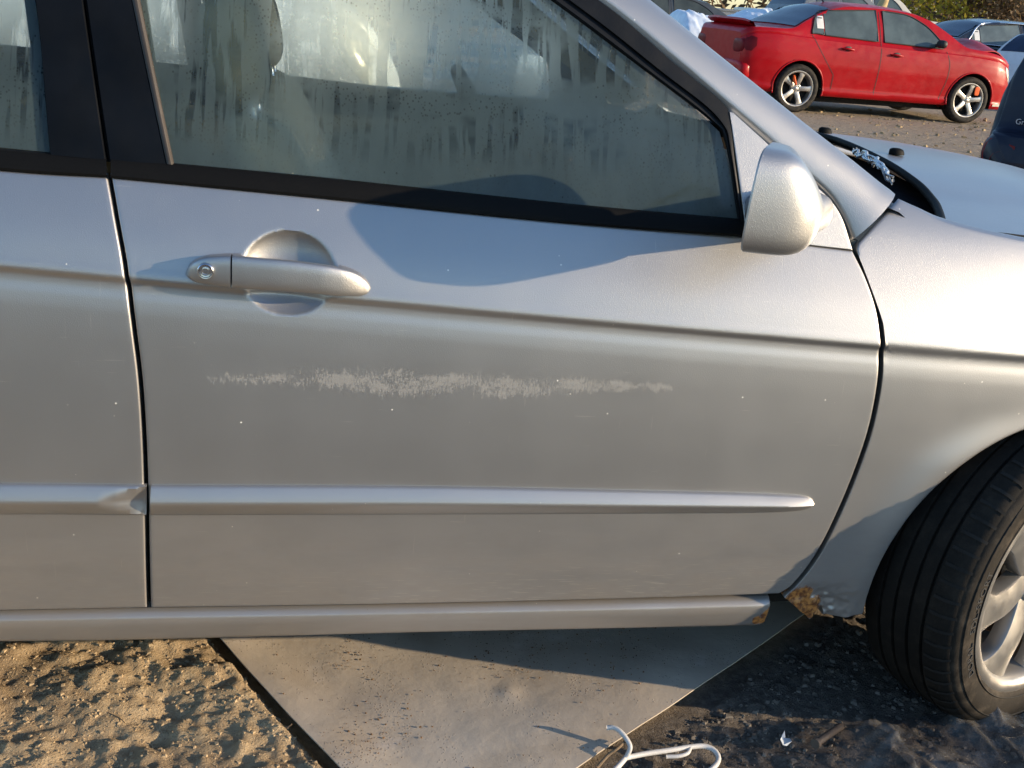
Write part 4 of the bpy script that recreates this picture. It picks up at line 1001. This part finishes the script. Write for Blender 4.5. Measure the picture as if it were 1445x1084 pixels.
def vehicle(kind, name, label, paintmat, loc, rz, sc=(1, 1, 1), glass=WGLASS, rear_glass=BLUEG, rimmat=None, spokes=5, rim=(.034, .05, .030), detail=True):
    D = PROF[kind]; V0 = empty(name, loc, rz); V0.scale = sc; tag(V0, label, 'car' if kind in ('sedan', 'suv') else 'van' if kind == 'van' else 'truck')
    L = D['L']; zt, zs, zb, hw = (pch(*D[k]) for k in ('zt', 'zs', 'zb', 'hw')); H = D['H']
    def sec(x):
        a, b, c, w_ = float(zt(x)), float(zs(x)), float(zb(x)), float(hw(x)); a = max(a, b+.004)
        g_ = min(1, max(0, (a-b)/(H-b))); we = w_-.05-.25*g_; ze = b+(a-b)*.90; mid = c+(b-c)*.55
        pts = [(0, c+.02), (w_-.16, c), (w_-.05, c+.01), (w_-.015, c+.04), (w_-.008, c+.085), (w_-.022, c+.10), (w_-.012, c+.5*(mid-c)+.03), (w_, mid), (w_-.006, mid+.4*(b-mid)), (w_-.018, mid+.72*(b-mid)), (w_-.040, b-.012), (w_-.062, b+.003)]
        lo = np.array([w_-.062, b+.003]); hi = np.array([we, ze])
        for t in (.2, .4, .6, .8, 1): q = lo+(hi-lo)*t; pts.append((q[0]+.012*math.sin(math.pi*t), q[1]))
        for t in (.12, .3, .55, .8, 1): pts.append((we*(1-t), ze+(a-ze)*math.sin(t*math.pi/2)**.75))
        return pts
    xs = np.unique(np.r_[np.linspace(0, .3, 14), np.linspace(.3, L-.4, 46), np.linspace(L-.4, L, 18), [wx+(D['R']+.045)*math.sin(q) for wx in D['wb'] for q in np.linspace(-math.pi/2, math.pi/2, 27)]])
    rows = []
    for x in xs:
        h = sec(x); lowp = resample(np.array(h[2:11]), 24); h = h[:2]+[tuple(q) for q in lowp]+h[11:]; rows.append([(x, -y, z) for y, z in h]+[(x, y, z) for y, z in h[-2:0:-1]])
    P = np.array(rows); na, nb_ = P.shape[:2]; rA = D['R']+.045; zA = D['R']+.005; Fb = []; used = set()
    def inside(p): return any(math.hypot(p[0]-wx, p[2]-zA) < rA for wx in D['wb']) and abs(p[1]) > .5
    for i in range(na-1):
        for j in range(nb_):
            q = [(i, j), (i+1, j), (i+1, (j+1) % nb_), (i, (j+1) % nb_)]; c = sum(P[a] for a in q)/4
            if inside(c): continue
            Fb.append(q)
    for f in Fb:
        for a in f: used.add(a)
    for a in used:
        p_ = P[a]
        if abs(p_[1]) > .5:
            for wx in D['wb']:
                d = math.hypot(p_[0]-wx, p_[2]-zA)
                if rA*.80 < d < rA: P[a] = (wx+(p_[0]-wx)*rA/d, p_[1], zA+(p_[2]-zA)*rA/d)
    mb = MB(); mb.V = [tuple(v) for v in P.reshape(-1, 3)]; mb.F = [tuple(a*nb_+b for a, b in f) for f in Fb]; mb.F.append(tuple(range(nb_))[::-1]); mb.F.append(tuple(range((na-1)*nb_, na*nb_)))
    body = mb.build('body', paintmat, V0, True, 34)
    mb = MB(); mb.box((.5, -.62, .15), (L-.6, .62, .28)); mb.build('underbody', MAT['dark'], V0, False)
    for wx in D['wb']:
        for s in (-1, 1):
            mb = MB(); mb.lathe([(rA+.004, s*(float(hw(wx))-.03)), (rA+.004, s*.45), (.001, s*.45)], 32, 'y', (wx, 0, zA), -.3, math.pi+.3)
            mb.build('wheel_well', MAT['dark'], V0)
    def side(x, z, off=.004, s=-1):
        h = np.array(sec(x))[3:18]; y = np.interp(z, h[:, 1], h[:, 0]); return (x, s*(y+off), z)
    for s in (-1, 1):
        for (x0, x1, kx, kb, kt) in D['win']:
            fb, ft = pch(kx, kb), pch(kx, kt); rows = [[side(x, float(fb(x))+(float(ft(x))-float(fb(x)))*t, .005, s) for t in np.linspace(0, 1, 8)] for x in np.linspace(x0, x1, 22)]
            mb = MB(); mb.grid(rows, flip=(s > 0)); wn = mb.build('side_window', glass, V0)
            P = [side(x, float(fb(x)), .007, s) for x in np.linspace(x0, x1, 16)]+[side(x, float(ft(x)), .007, s) for x in np.linspace(x1, x0, 16)]
            mb = MB(); mb.tube(P+[P[0]], .009, 5, False); mb.build('window_trim', TRIM, wn)
        for ln in (D['lines'] if detail else []):
            P = cr(ln, 24); mb = MB(); mb.grid([[side(a-.0045, b, .0025, s) for a, b in P], [side(a+.0045, b+(.004 if abs(ln[0][1]-ln[-1][1]) < .05 else 0), .0025, s) for a, b in P]], flip=(s > 0)); mb.build('panel_gap', TRIM, V0)
        for hx, hz in D['handles']:
            mb = MB(); mb.tube([side(hx-.09, hz+.01, .004, s), side(hx-.07, hz+.008, .030, s), side(hx+.06, hz-.002, .032, s), side(hx+.09, hz-.004, .004, s)], [.008, .014, .014, .009], 8); mb.build('door_handle', paintmat, V0)
            mb = MB(); mb.grid(rbox((-.05, -.006, -.035), (.05, .006, .035), p=2.5, m=8)); ho = mb.build('handle_recess', TRIM, V0); ho.location = side(hx, hz+.004, .0, s)
        mx = D['win'][-1][1]-.10; mz = D['win'][-1][3][-1]+.07; b = side(mx, mz-.04, 0, s)
        mb = MB(); mb.grid(rbox((mx-.05, min(b[1]+s*.03, b[1]+s*.19), mz-.065), (mx+.06, max(b[1]+s*.03, b[1]+s*.19), mz+.045), p=2.6)); mb.tube([(mx, b[1]-s*.02, mz-.04), (mx, b[1]+s*.06, mz-.02)], .025, 8)
        mb.build('door_mirror', TRIM, V0)
        for wx in D['wb']:
            R = D['R']; wh = rim_mesh(R*.70, .20, spokes, rim[0], rim[1], rim[2], .3+wx, 0).build('wheel', rimmat or MAT['alloy'], V0, True, 45)
            tyre_mesh(R, .205, R*.71, 48).build('tyre', MAT['tyre'], wh, True, 40)
            mb = MB(); mb.lathe([(.0001, .0), (R*.66, .0)], 32, 'y'); mb.build('brake_disc', MAT['dark'], wh)
            wh.location = (wx, s*(float(hw(wx))-.115), R); wh.rotation_euler = (0, 0, 0 if s < 0 else math.pi)
            mb = MB(); r = R+.048; A = np.linspace(math.radians(-12), math.radians(192), 40); mb.tube([(wx+r*math.cos(t), side(wx+r*math.cos(t), max(.3, R+r*math.sin(t)), .001, s)[1], R+.005+r*math.sin(t)) for t in A], .011, 6); mb.build('arch_lip', paintmat, V0)
        xf = L-.20; P = []
        rows = [[side(x, z0+(z1-z0)*t, .006, s) for t in np.linspace(0, 1, 6)] for x, z0, z1 in [(L-.40, float(zs(L-.40))-.05, float(zs(L-.4))-.012), (L-.33, float(zs(L-.33))-.13, float(zs(L-.33))-.012), (L-.22, float(zs(L-.22))-.16, float(zs(L-.22))-.012), (L-.13, float(zs(L-.13))-.15, float(zs(L-.13))-.015), (L-.07, float(zs(L-.07))-.10, float(zs(L-.07))-.02)]]
        mb = MB(); mb.grid(rows, flip=(s > 0)); mb.build('headlight', LAMP, V0)
        rows = [[side(x, z0+(z1-z0)*t, .006, s) for t in np.linspace(0, 1, 6)] for x, z0, z1 in [(.02, float(zs(.1))-.16, float(zs(.1))-.05), (.06, float(zs(.1))-.20, float(zs(.1))-.02), (.14, float(zs(.1))-.20, float(zs(.14))-.03), (.22, float(zs(.2))-.16, float(zs(.2))-.06)]]
        mb = MB(); mb.grid(rows, flip=(s > 0)); mb.build('tail_light', TAIL, V0)
    for nm, (xa, xb), gm in (('windscreen', D['ws'], glass), ('rear_screen', D['bl'], rear_glass)):
        rows = []
        for x in np.linspace(xa, xb, 16):
            h = sec(x)[16:]; e = .93; row = [(x, -y*e, z+.012) for y, z in h]+[(x, y*e, z+.012) for y, z in h[-2::-1]]; rows.append(row)
        mb = MB(); mb.grid(rows, flip=True); mb.build(nm, gm, V0)
    V0['_h'] = 1; del V0['_h']
    return V0, side, sec
g1, g2 = onZ(1117, 159, 0), onZ(1357, 174, 0); th = math.atan2(g2[1]-g1[1], g2[0]-g1[0]); sx_ = np.linalg.norm(g2-g1)/2.60
fw = np.array([math.cos(th), math.sin(th), 0]); rt = np.array([math.sin(th), -math.cos(th), 0])
loc = g1 - fw*.98*sx_ - rt*.80
redp = paint('red_paint', (.38, .003, .008), .34, .0, .08, .0); redp.node_tree.nodes['Principled BSDF'].inputs['Specular IOR Level'].default_value = .22
RED, rside, rsec = vehicle('sedan', 'red_sedan', 'bright red sedan with five spoke wheels and buckled bonnet parked across the lane', redp, loc, th, (sx_, 1, .985))
def warp(root, a0, ka, a1, kb):
    seen = set()
    for ch in root.children:
        for o in [ch]+list(ch.children):
            if ch.name.startswith('wheel') and not ch.name.startswith('wheel_well'): continue
            if o.data.name in seen or o.location.length > 0: continue
            seen.add(o.data.name)
            for v in o.data.vertices:
                if v.co.x < a0: v.co.x = a0-(a0-v.co.x)*ka
                elif v.co.x > a1: v.co.x = a1+(v.co.x-a1)*kb
ORANGE = simple('orange_paint_mark', (.85, .13, .02), .7, var=.1)
def sticker(side, par, x0, z0, w_, h, n=3):
    mb = MB(); mb.grid([[side(x, z, .009) for z in np.linspace(z0, z0+h, 4)] for x in np.linspace(x0, x0+w_, 4)]); s = mb.build('window_sticker', STK, par)
    mb = MB()
    mb.grid([[side(x, z, .011) for z in (z0+h*.80, z0+h*.88)] for x in np.linspace(x0+.02, x0+w_-.02, 3)]); mb.build('sticker_print', TRIM, s)
sticker(rside, RED, 1.175, 1.09, .10, .155)
# orange marks on the near wheels, spoiler, aerial, rear deck, buckled bonnet, sill and bumper details
for ch in list(RED.children):
    if ch.name.startswith('wheel') and ch.location.y < 0:
        mb = MB(); f = ch.location.x > 2
        if f: mb.grid(rbox((.07, -.098, .07), (.145, -.085, .19), p=4, m=8))
        else: mb.tube([(-.075, -.098, .17), (-.065, -.10, .12), (-.028, -.10, .045)], [.012, .022, .016], 8)
        mb.build('orange_mark', ORANGE, ch)
mb = MB(); rows = []
for y in np.linspace(-.66, .66, 21):
    e = 1-(abs(y)/.66)**6*.6; rows.append([(.36-.10*(y/.66)**2, y, 1.04), (.20, y, 1.085+.03*e), (.07+.05*(y/.66)**2, y, 1.105+.035*e), (.06+.05*(y/.66)**2, y, 1.085+.03*e), (.20, y, 1.055)])
mb.grid(rows); mb.build('spoiler', redp, RED, True, 40)
mb = MB(); mb.grid(rbox((-.04, -.80, .36), (.22, .80, .62), p=6, m=14)); mb.build('rear_bumper', redp, RED)
for s in (-1, 1): mb = MB(); mb.grid(rbox((-.012, min(s*.42, s*.74), .70), (.10, max(s*.42, s*.74), .90), p=3.5, m=10)); mb.build('tail_light', TAIL, RED)
mb = MB(); mb.tube([(1.62, 0, 1.43), (1.52, 0, 1.53)], [.012, .004], 6); mb.build('aerial', TRIM, RED)
rows = []
for x in np.linspace(3.42, 4.42, 24):
    u = (x-3.42)/1.0; row = []
    for y in np.linspace(-.72, .72, 25):
        hz = np.interp(abs(y), [0, .75], [1.0, .93]); kink = .13*math.exp(-((u-.55)/.22)**2)*(.6+.4*math.cos(y*3))+.045*u
        row.append((x, y*(1-.12*u*u), float(pch(*PROF['sedan']['zt'])(x))-.05*(y/.72)**2+.014+kink+.012*(fbm(x*4, y*4, 2, 3)-.5)))
    rows.append(row)
R3 = np.array(rows); mb = MB(); mb.grid(R3); mb.grid(R3-[0, 0, .012], flip=True); mb.grid([R3[:, 0], R3[:, 0]-[0, 0, .012]]); mb.grid([R3[-1], R3[-1]-[0, 0, .03]], flip=True); mb.build('bonnet', redp, RED, True, 45)
mb = MB(); mb.grid([[(x, y*(.70-.1*(x-3.4)), float(pch(*PROF['sedan']['zt'])(x))-.05*(y)**2+.012) for y in np.linspace(-1, 1, 9)] for x in np.linspace(3.7, 4.4, 12)]); mb.build('engine_bay', MAT['dark'], RED)
mb = MB(); mb.grid([[rside(x, z, .005) for z in (.255, .285)] for x in np.linspace(4.0, 4.52, 14)]); mb.build('bumper_lip', simple('pale_lip', (.55, .5, .42), .6), RED)
for z in (.36, .40):
    mb = MB(); mb.grid([[rside(x, z+d, .006) for d in (0, .018)] for x in np.linspace(4.36, 4.50, 6)]); mb.build('bumper_slot', MAT['chrome'], RED)

warp(RED, .98-.36, .72, 3.58+.36, .66)
def at(px, py, Y): return onY(px, py, Y)
blackp = paint('black_car_paint', (.012, .013, .018), .22, .2, .9, .10); whitep = paint('white_car_paint', (.62, .63, .65), .35, .0, .5, .15)
greyp = paint('grey_car_paint', (.07, .08, .085), .35, .4, .5); navyp = paint('navy_car_paint', (.007, .010, .024), .4, .0, .1, .02); navyp.node_tree.nodes['Principled BSDF'].inputs['Specular IOR Level'].default_value = .25; truckw = paint('white_truck_paint', (.66, .62, .54), .45, 0, .3, .2); truckg = paint('grey_truck_paint', (.16, .175, .19), .45, .3, .3)
p = at(1286, 60, 17.2)
BK, bside, bsec = vehicle('sedan', 'black_sedan', 'black sedan with bright window trim and a sticker parked behind the red car', blackp, (p[0], p[1]+.9, 0), math.radians(3), (1.06, 1.05, 1.0), car_glass('bk_win', (.12, .15, .15)))
sticker(bside, BK, 1.17, 1.06, .10, .17)
mb = MB(); P = [bside(x, z, .014) for x, z in [(1.02, 1.03), (1.10, 1.12), (1.22, 1.26), (1.45, 1.36), (1.9, 1.392), (2.3, 1.385), (2.6, 1.345), (2.85, 1.23), (3.05, 1.06)]]; mb.tube(cr(P, 50), .014, 6); P = [bside(x, 1.0-.02*x+.03, .014) for x in np.linspace(1.02, 3.05, 20)]; mb.tube(P, .010, 6)
mb.build('window_brightwork', MAT['chrome'], BK)
p = at(1442, 120, 15.4); vehicle('suv', 'white_hatchback', 'white car in shade at the right edge nosing past the black sedan', whitep, (p[0]+.4, p[1]+.5, 0), math.radians(28), (1, 1, .76), detail=True)
p = at(985, 20, 19.0); vehicle('sedan', 'grey_sedan', 'dark grey sedan with pale marks on its windows behind the blue white cover', greyp, (p[0]-2.6, p[1]+.8, 0), math.radians(2), (1, 1, .97), car_glass('gs_win', (.05, .06, .055)))
p = at(1180, 6, 21); vehicle('truck', 'grey_pickup', 'grey pickup truck showing above the roof of the red car', truckg, (p[0]-2.7, p[1]+.9, 0), math.radians(4), (1, 1, .94))
p = at(1262, 12, 24); vehicle('truck', 'white_pickup', 'white pickup truck with torn front end beyond the red car', truckw, (p[0]-3.3, p[1]+1.2, 0), math.radians(-4), (1, 1, 1.0))
# dark van close at the right edge
hd = math.radians(38); cor = at(1389, 205, 5.4); rdir = np.array([math.sin(hd), -math.cos(hd), 0]); vloc = cor+rdir*.90; vloc[2] = 0
VAN, vside, vsec = vehicle('van', 'navy_van', 'dark navy van with chrome letters on its tailgate at the right edge', navyp, vloc, hd, (1, 1, 1))
cu = bpy.data.curves.new('t', 'FONT'); cu.body = 'Grand'; cu.size = .052; cu.extrude = .003; to = bpy.data.objects.new('t', cu); COL.objects.link(to); dg = bpy.context.evaluated_depsgraph_get(); dg.update()
me = bpy.data.meshes.new_from_object(to.evaluated_get(dg)); bpy.data.objects.remove(to, do_unlink=True)
for v in me.vertices: x, y, z = v.co; v.co = (.226+.10*y-z-.012, .805-x, .632+y)
me.materials.clear(); me.materials.append(MAT['chrome']); me.materials.clear(); me.materials.append(simple('dull_chrome', (.30, .30, .33), .35, .9)); link(bpy.data.objects.new('tailgate_lettering', me), VAN)
# white van added beyond the silver car to brighten its misted windows
vehicle('van', 'backdrop_van', 'white van added beyond the silver sedan to make its misted windows paler', paint('white_van_paint', (.78, .78, .76), .4, 0, .4, .06), (-4.35, 4.25, 0), 0, (1, 1, 1.1))
# unseen car added out to the right to cast its shadow over the gravel
sh = np.array([math.cos(SUN_AZ), math.sin(SUN_AZ)]); top = np.array([1.40, -.05])+sh*6.2
hd2 = SUN_AZ+math.radians(90); f2 = np.array([math.cos(hd2), math.sin(hd2)]); l2 = top+sh*.45-f2*2.1
vehicle('sedan', 'shadow_sedan', 'unseen dark blue sedan added right of the silver car to shade the gravel', paint('blue_car_paint', (.02, .04, .10)), (l2[0], l2[1], 0), hd2, (1, 1, 1), detail=False)
# blue white plastic cover heaped over a wreck
x0, x1 = at(952, 40, 15.6)[0], at(1100, 40, 15.6)[0]; rows = []; nx, ny = 80, 60
ctop = pch([0, .06, .12, .35, .5, .62, .85, .97, 1], [.3, 1.02, 1.13, 1.06, 1.02, 1.10, 1.235, 1.24, .4])
for i in range(nx):
    u = i/(nx-1); row = []
    for j in range(ny):
        v_ = j/(ny-1); s = math.sin(math.pi*v_)**.28
        z = float(ctop(u))*s; fold = abs(fbm(u*9+v_*2, v_*6, 3, 12)-.5)*2; z += (.07*(1-fold)**2-.02)*s
        row.append((x0+(x1-x0)*u+.05*(fbm(v_*6, u*3, 2, 8)-.5), 15.0+2.0*v_+.10*(fbm(u*12, v_*4, 3, 18)-.5), max(.02, z)))
    rows.append(row)
mb = MB(); mb.grid(rows); tag(mb.build('plastic_cover', simple('blue_white_plastic', (.66, .74, .84), .45, bump=.5, bscale=14, var=.08), None), 'blue white plastic cover heaped over a wreck behind the red tail', 'cover')
# raised blue bonnet and pale junk behind the black sedan
c = at(1388, 24, 24); rows = [[(c[0]+.62*(u-.5)*2, c[1]+.5*v_, 1.0+.55*math.sin(math.pi*min(1, max(0, u*.9+.08)))*(1-.3*v_)) for v_ in np.linspace(0, 1, 8)] for u in np.linspace(0, 1, 24)]
mb = MB(); mb.grid(rows); mb.grid(np.array(rows)-[0, 0, .03], flip=True); tag(mb.build('raised_bonnet', paint('blue_bonnet_paint', (.06, .12, .26)), None), 'blue car bonnet standing up beyond the black sedan roof', 'bonnet')
P = [at(1237, 22, 23), at(1243, 12, 23), at(1250, -4, 23), at(1256, -20, 23)]; mb = MB(); mb.tube(cr(P, 12), np.linspace(.14, .06, 12), 7); mb.tube([P[0], P[0]+[.2, 0, -.5]], [.14, .10], 7)
tag(mb.build('torn_panel', simple('tan_torn_panel', (.50, .37, .18), .8, bump=.6, bscale=9), None), 'torn tan panel sticking up between the grey and white trucks', 'panel')

# ------------------------------------------------------------------ trees, wires
def tree(name, label, base, h, rad, leafmat, n, twiggy=0, seed=0, leaf=.09, lowf=.15):
    r_ = random.Random(seed); T = empty(name, tuple(base)); tag(T, label, 'tree', 'trees beyond the yard'); mb = MB()
    mb.tube([(0, 0, -.1), (.05, 0, h*.3), (-.05, .05, h*.6), (0, 0, h*.92)], [h*.028, h*.021, h*.012, .01], 8); tips = []
    for k in range(26+twiggy):
        z0 = h*r_.uniform(.12, .85); a = r_.uniform(0, 6.28); l = rad*r_.uniform(.6, 1.05)*(1-.45*abs(z0/h-.45)); e = Vector((math.cos(a)*l, math.sin(a)*l, z0+l*r_.uniform(.2, .7))); m_ = Vector((e.x*.5, e.y*.5, z0+(e.z-z0)*.35))
        mb.tube([(0, 0, z0), m_, e], [h*.009, h*.006, .006], 5); tips += [m_*.5+e*.5, e]
        for q in range(3+(5 if twiggy else 0)):
            s = m_.lerp(e, r_.random()); d = Vector((r_.gauss(0, 1), r_.gauss(0, 1), r_.gauss(.5, .7)))*rad*.20; mb.tube([s, s+d*.6, s+d*1.2+Vector((0, 0, .05))], [.012, .008, .004], 4); tips.append(s+d)
    mb.build('trunk', simple('bark', (.10, .075, .055), .9, bump=.4, bscale=30), T)
    mb = MB(); cl = [(t+Vector((r_.gauss(0, .12), r_.gauss(0, .12), r_.gauss(0, .12)))*rad*.6, rad*r_.uniform(.10, .24)) for t in tips]
    for k in range(n):
        c, s = r_.choice(cl); p_ = c+Vector((r_.gauss(0, s), r_.gauss(0, s), r_.gauss(0, s*.8)))
        if p_.z < h*lowf*.5: continue
        a, b = Vector((r_.gauss(0, 1), r_.gauss(0, 1), r_.gauss(0, 1))).normalized(), Vector((r_.gauss(0, 1), r_.gauss(0, 1), r_.gauss(0, 1))).normalized(); b = a.cross(b).normalized(); l = leaf*r_.uniform(.6, 1.4)
        mb.add([p_-a*l, p_-b*l*.45, p_+a*l, p_+b*l*.45], [(0, 1, 2, 3)])
    if n: mb.build('crown', leafmat, T, False)
    return T
def leafmat(name, a, b):
    m, t, p, o = newmat(name); g = N(t); v = g.pos(); g.l(g.mix(g.ramp(g.noise(v, 2.5, 3), .35, .65), a+(1,), b+(1,)), p.inputs['Base Color']); p.inputs['Roughness'].default_value = .7
    tl = g.n('ShaderNodeBsdfTranslucent'); tl.inputs[0].default_value = b+(1,); mx = g.n('ShaderNodeMixShader'); mx.inputs[0].default_value = .3; g.l(p.outputs[0], mx.inputs[1]); g.l(tl.outputs[0], mx.inputs[2]); g.l(mx.outputs[0], o.inputs[0]); return m
LY, LG, LB = leafmat('yellowing_leaves', (.20, .19, .02), (.48, .38, .035)), leafmat('green_leaves', (.04, .06, .012), (.12, .13, .03)), leafmat('brown_leaves', (.13, .08, .04), (.22, .14, .07))
for k, (px, Y, h, rad, lm, n, tw_, lab) in enumerate([
    (1362, 34, 5.5, 2.6, LY, 9000, 0, 'yellow green tree standing behind the black sedan'), (1440, 33, 4.8, 1.9, LB, 5200, 8, 'brown leafed tree at the top right corner'),
    (1300, 38, 5.5, 2.3, LG, 2000, 14, 'thin half bare tree left of the yellow green one'), (1406, 44, 6.0, 2.0, LB, 700, 20, 'bare twiggy tree standing right of the yellow green one'),
    (1250, 46, 6.5, 2.5, LG, 2600, 10, 'sparse green tree rising behind the white truck'), (1330, 52, 6.5, 3.0, LG, 4000, 6, 'dark low tree between the truck and the yellow tree')]):
    b = at(px, 40, Y); tree('broadleaf_tree', lab, (b[0], b[1], 0), h, rad, lm, n, tw_, 100+k)
def hedge(name, label, a, b, hh, n, lm):
    mb = MB(); r_ = random.Random(5)
    for k in range(n):
        t = r_.random(); p_ = Vector(a).lerp(Vector(b), t)+Vector((0, r_.gauss(0, .9), hh*(r_.random()**.7)*(.6+.5*float(vn(t*25, 0, 3))))); l = .22*r_.uniform(.6, 1.4)
        u = Vector((r_.gauss(0, 1), r_.gauss(0, 1), r_.gauss(0, 1))).normalized(); w_ = u.orthogonal().normalized(); mb.add([p_-u*l, p_-w_*l*.5, p_+u*l, p_+w_*l*.5], [(0, 1, 2, 3)])
    tag(mb.build(name, lm, None, False), label, 'scrub', kind='stuff')
hedge('scrub', 'brown green scrub along the far side of the yard', (-70, 52, 0), (90, 52, 0), 4.5, 26000, LB)
a, b = at(1240, 4, 60), at(1445, 14, 60); d = b-a
for k, dz in enumerate((0, .55)):
    P = [a-d*1.5+d*4*t+np.array([0, 0, dz+3.2*(t-.5)**2]) for t in np.linspace(0, 1, 40)]; mb = MB(); mb.tube(P, .018, 5); tag(mb.build('overhead_wire', MAT['dark'], None), ('lower' if k == 0 else 'upper')+' overhead wire crossing the sky above the trees', 'wire')
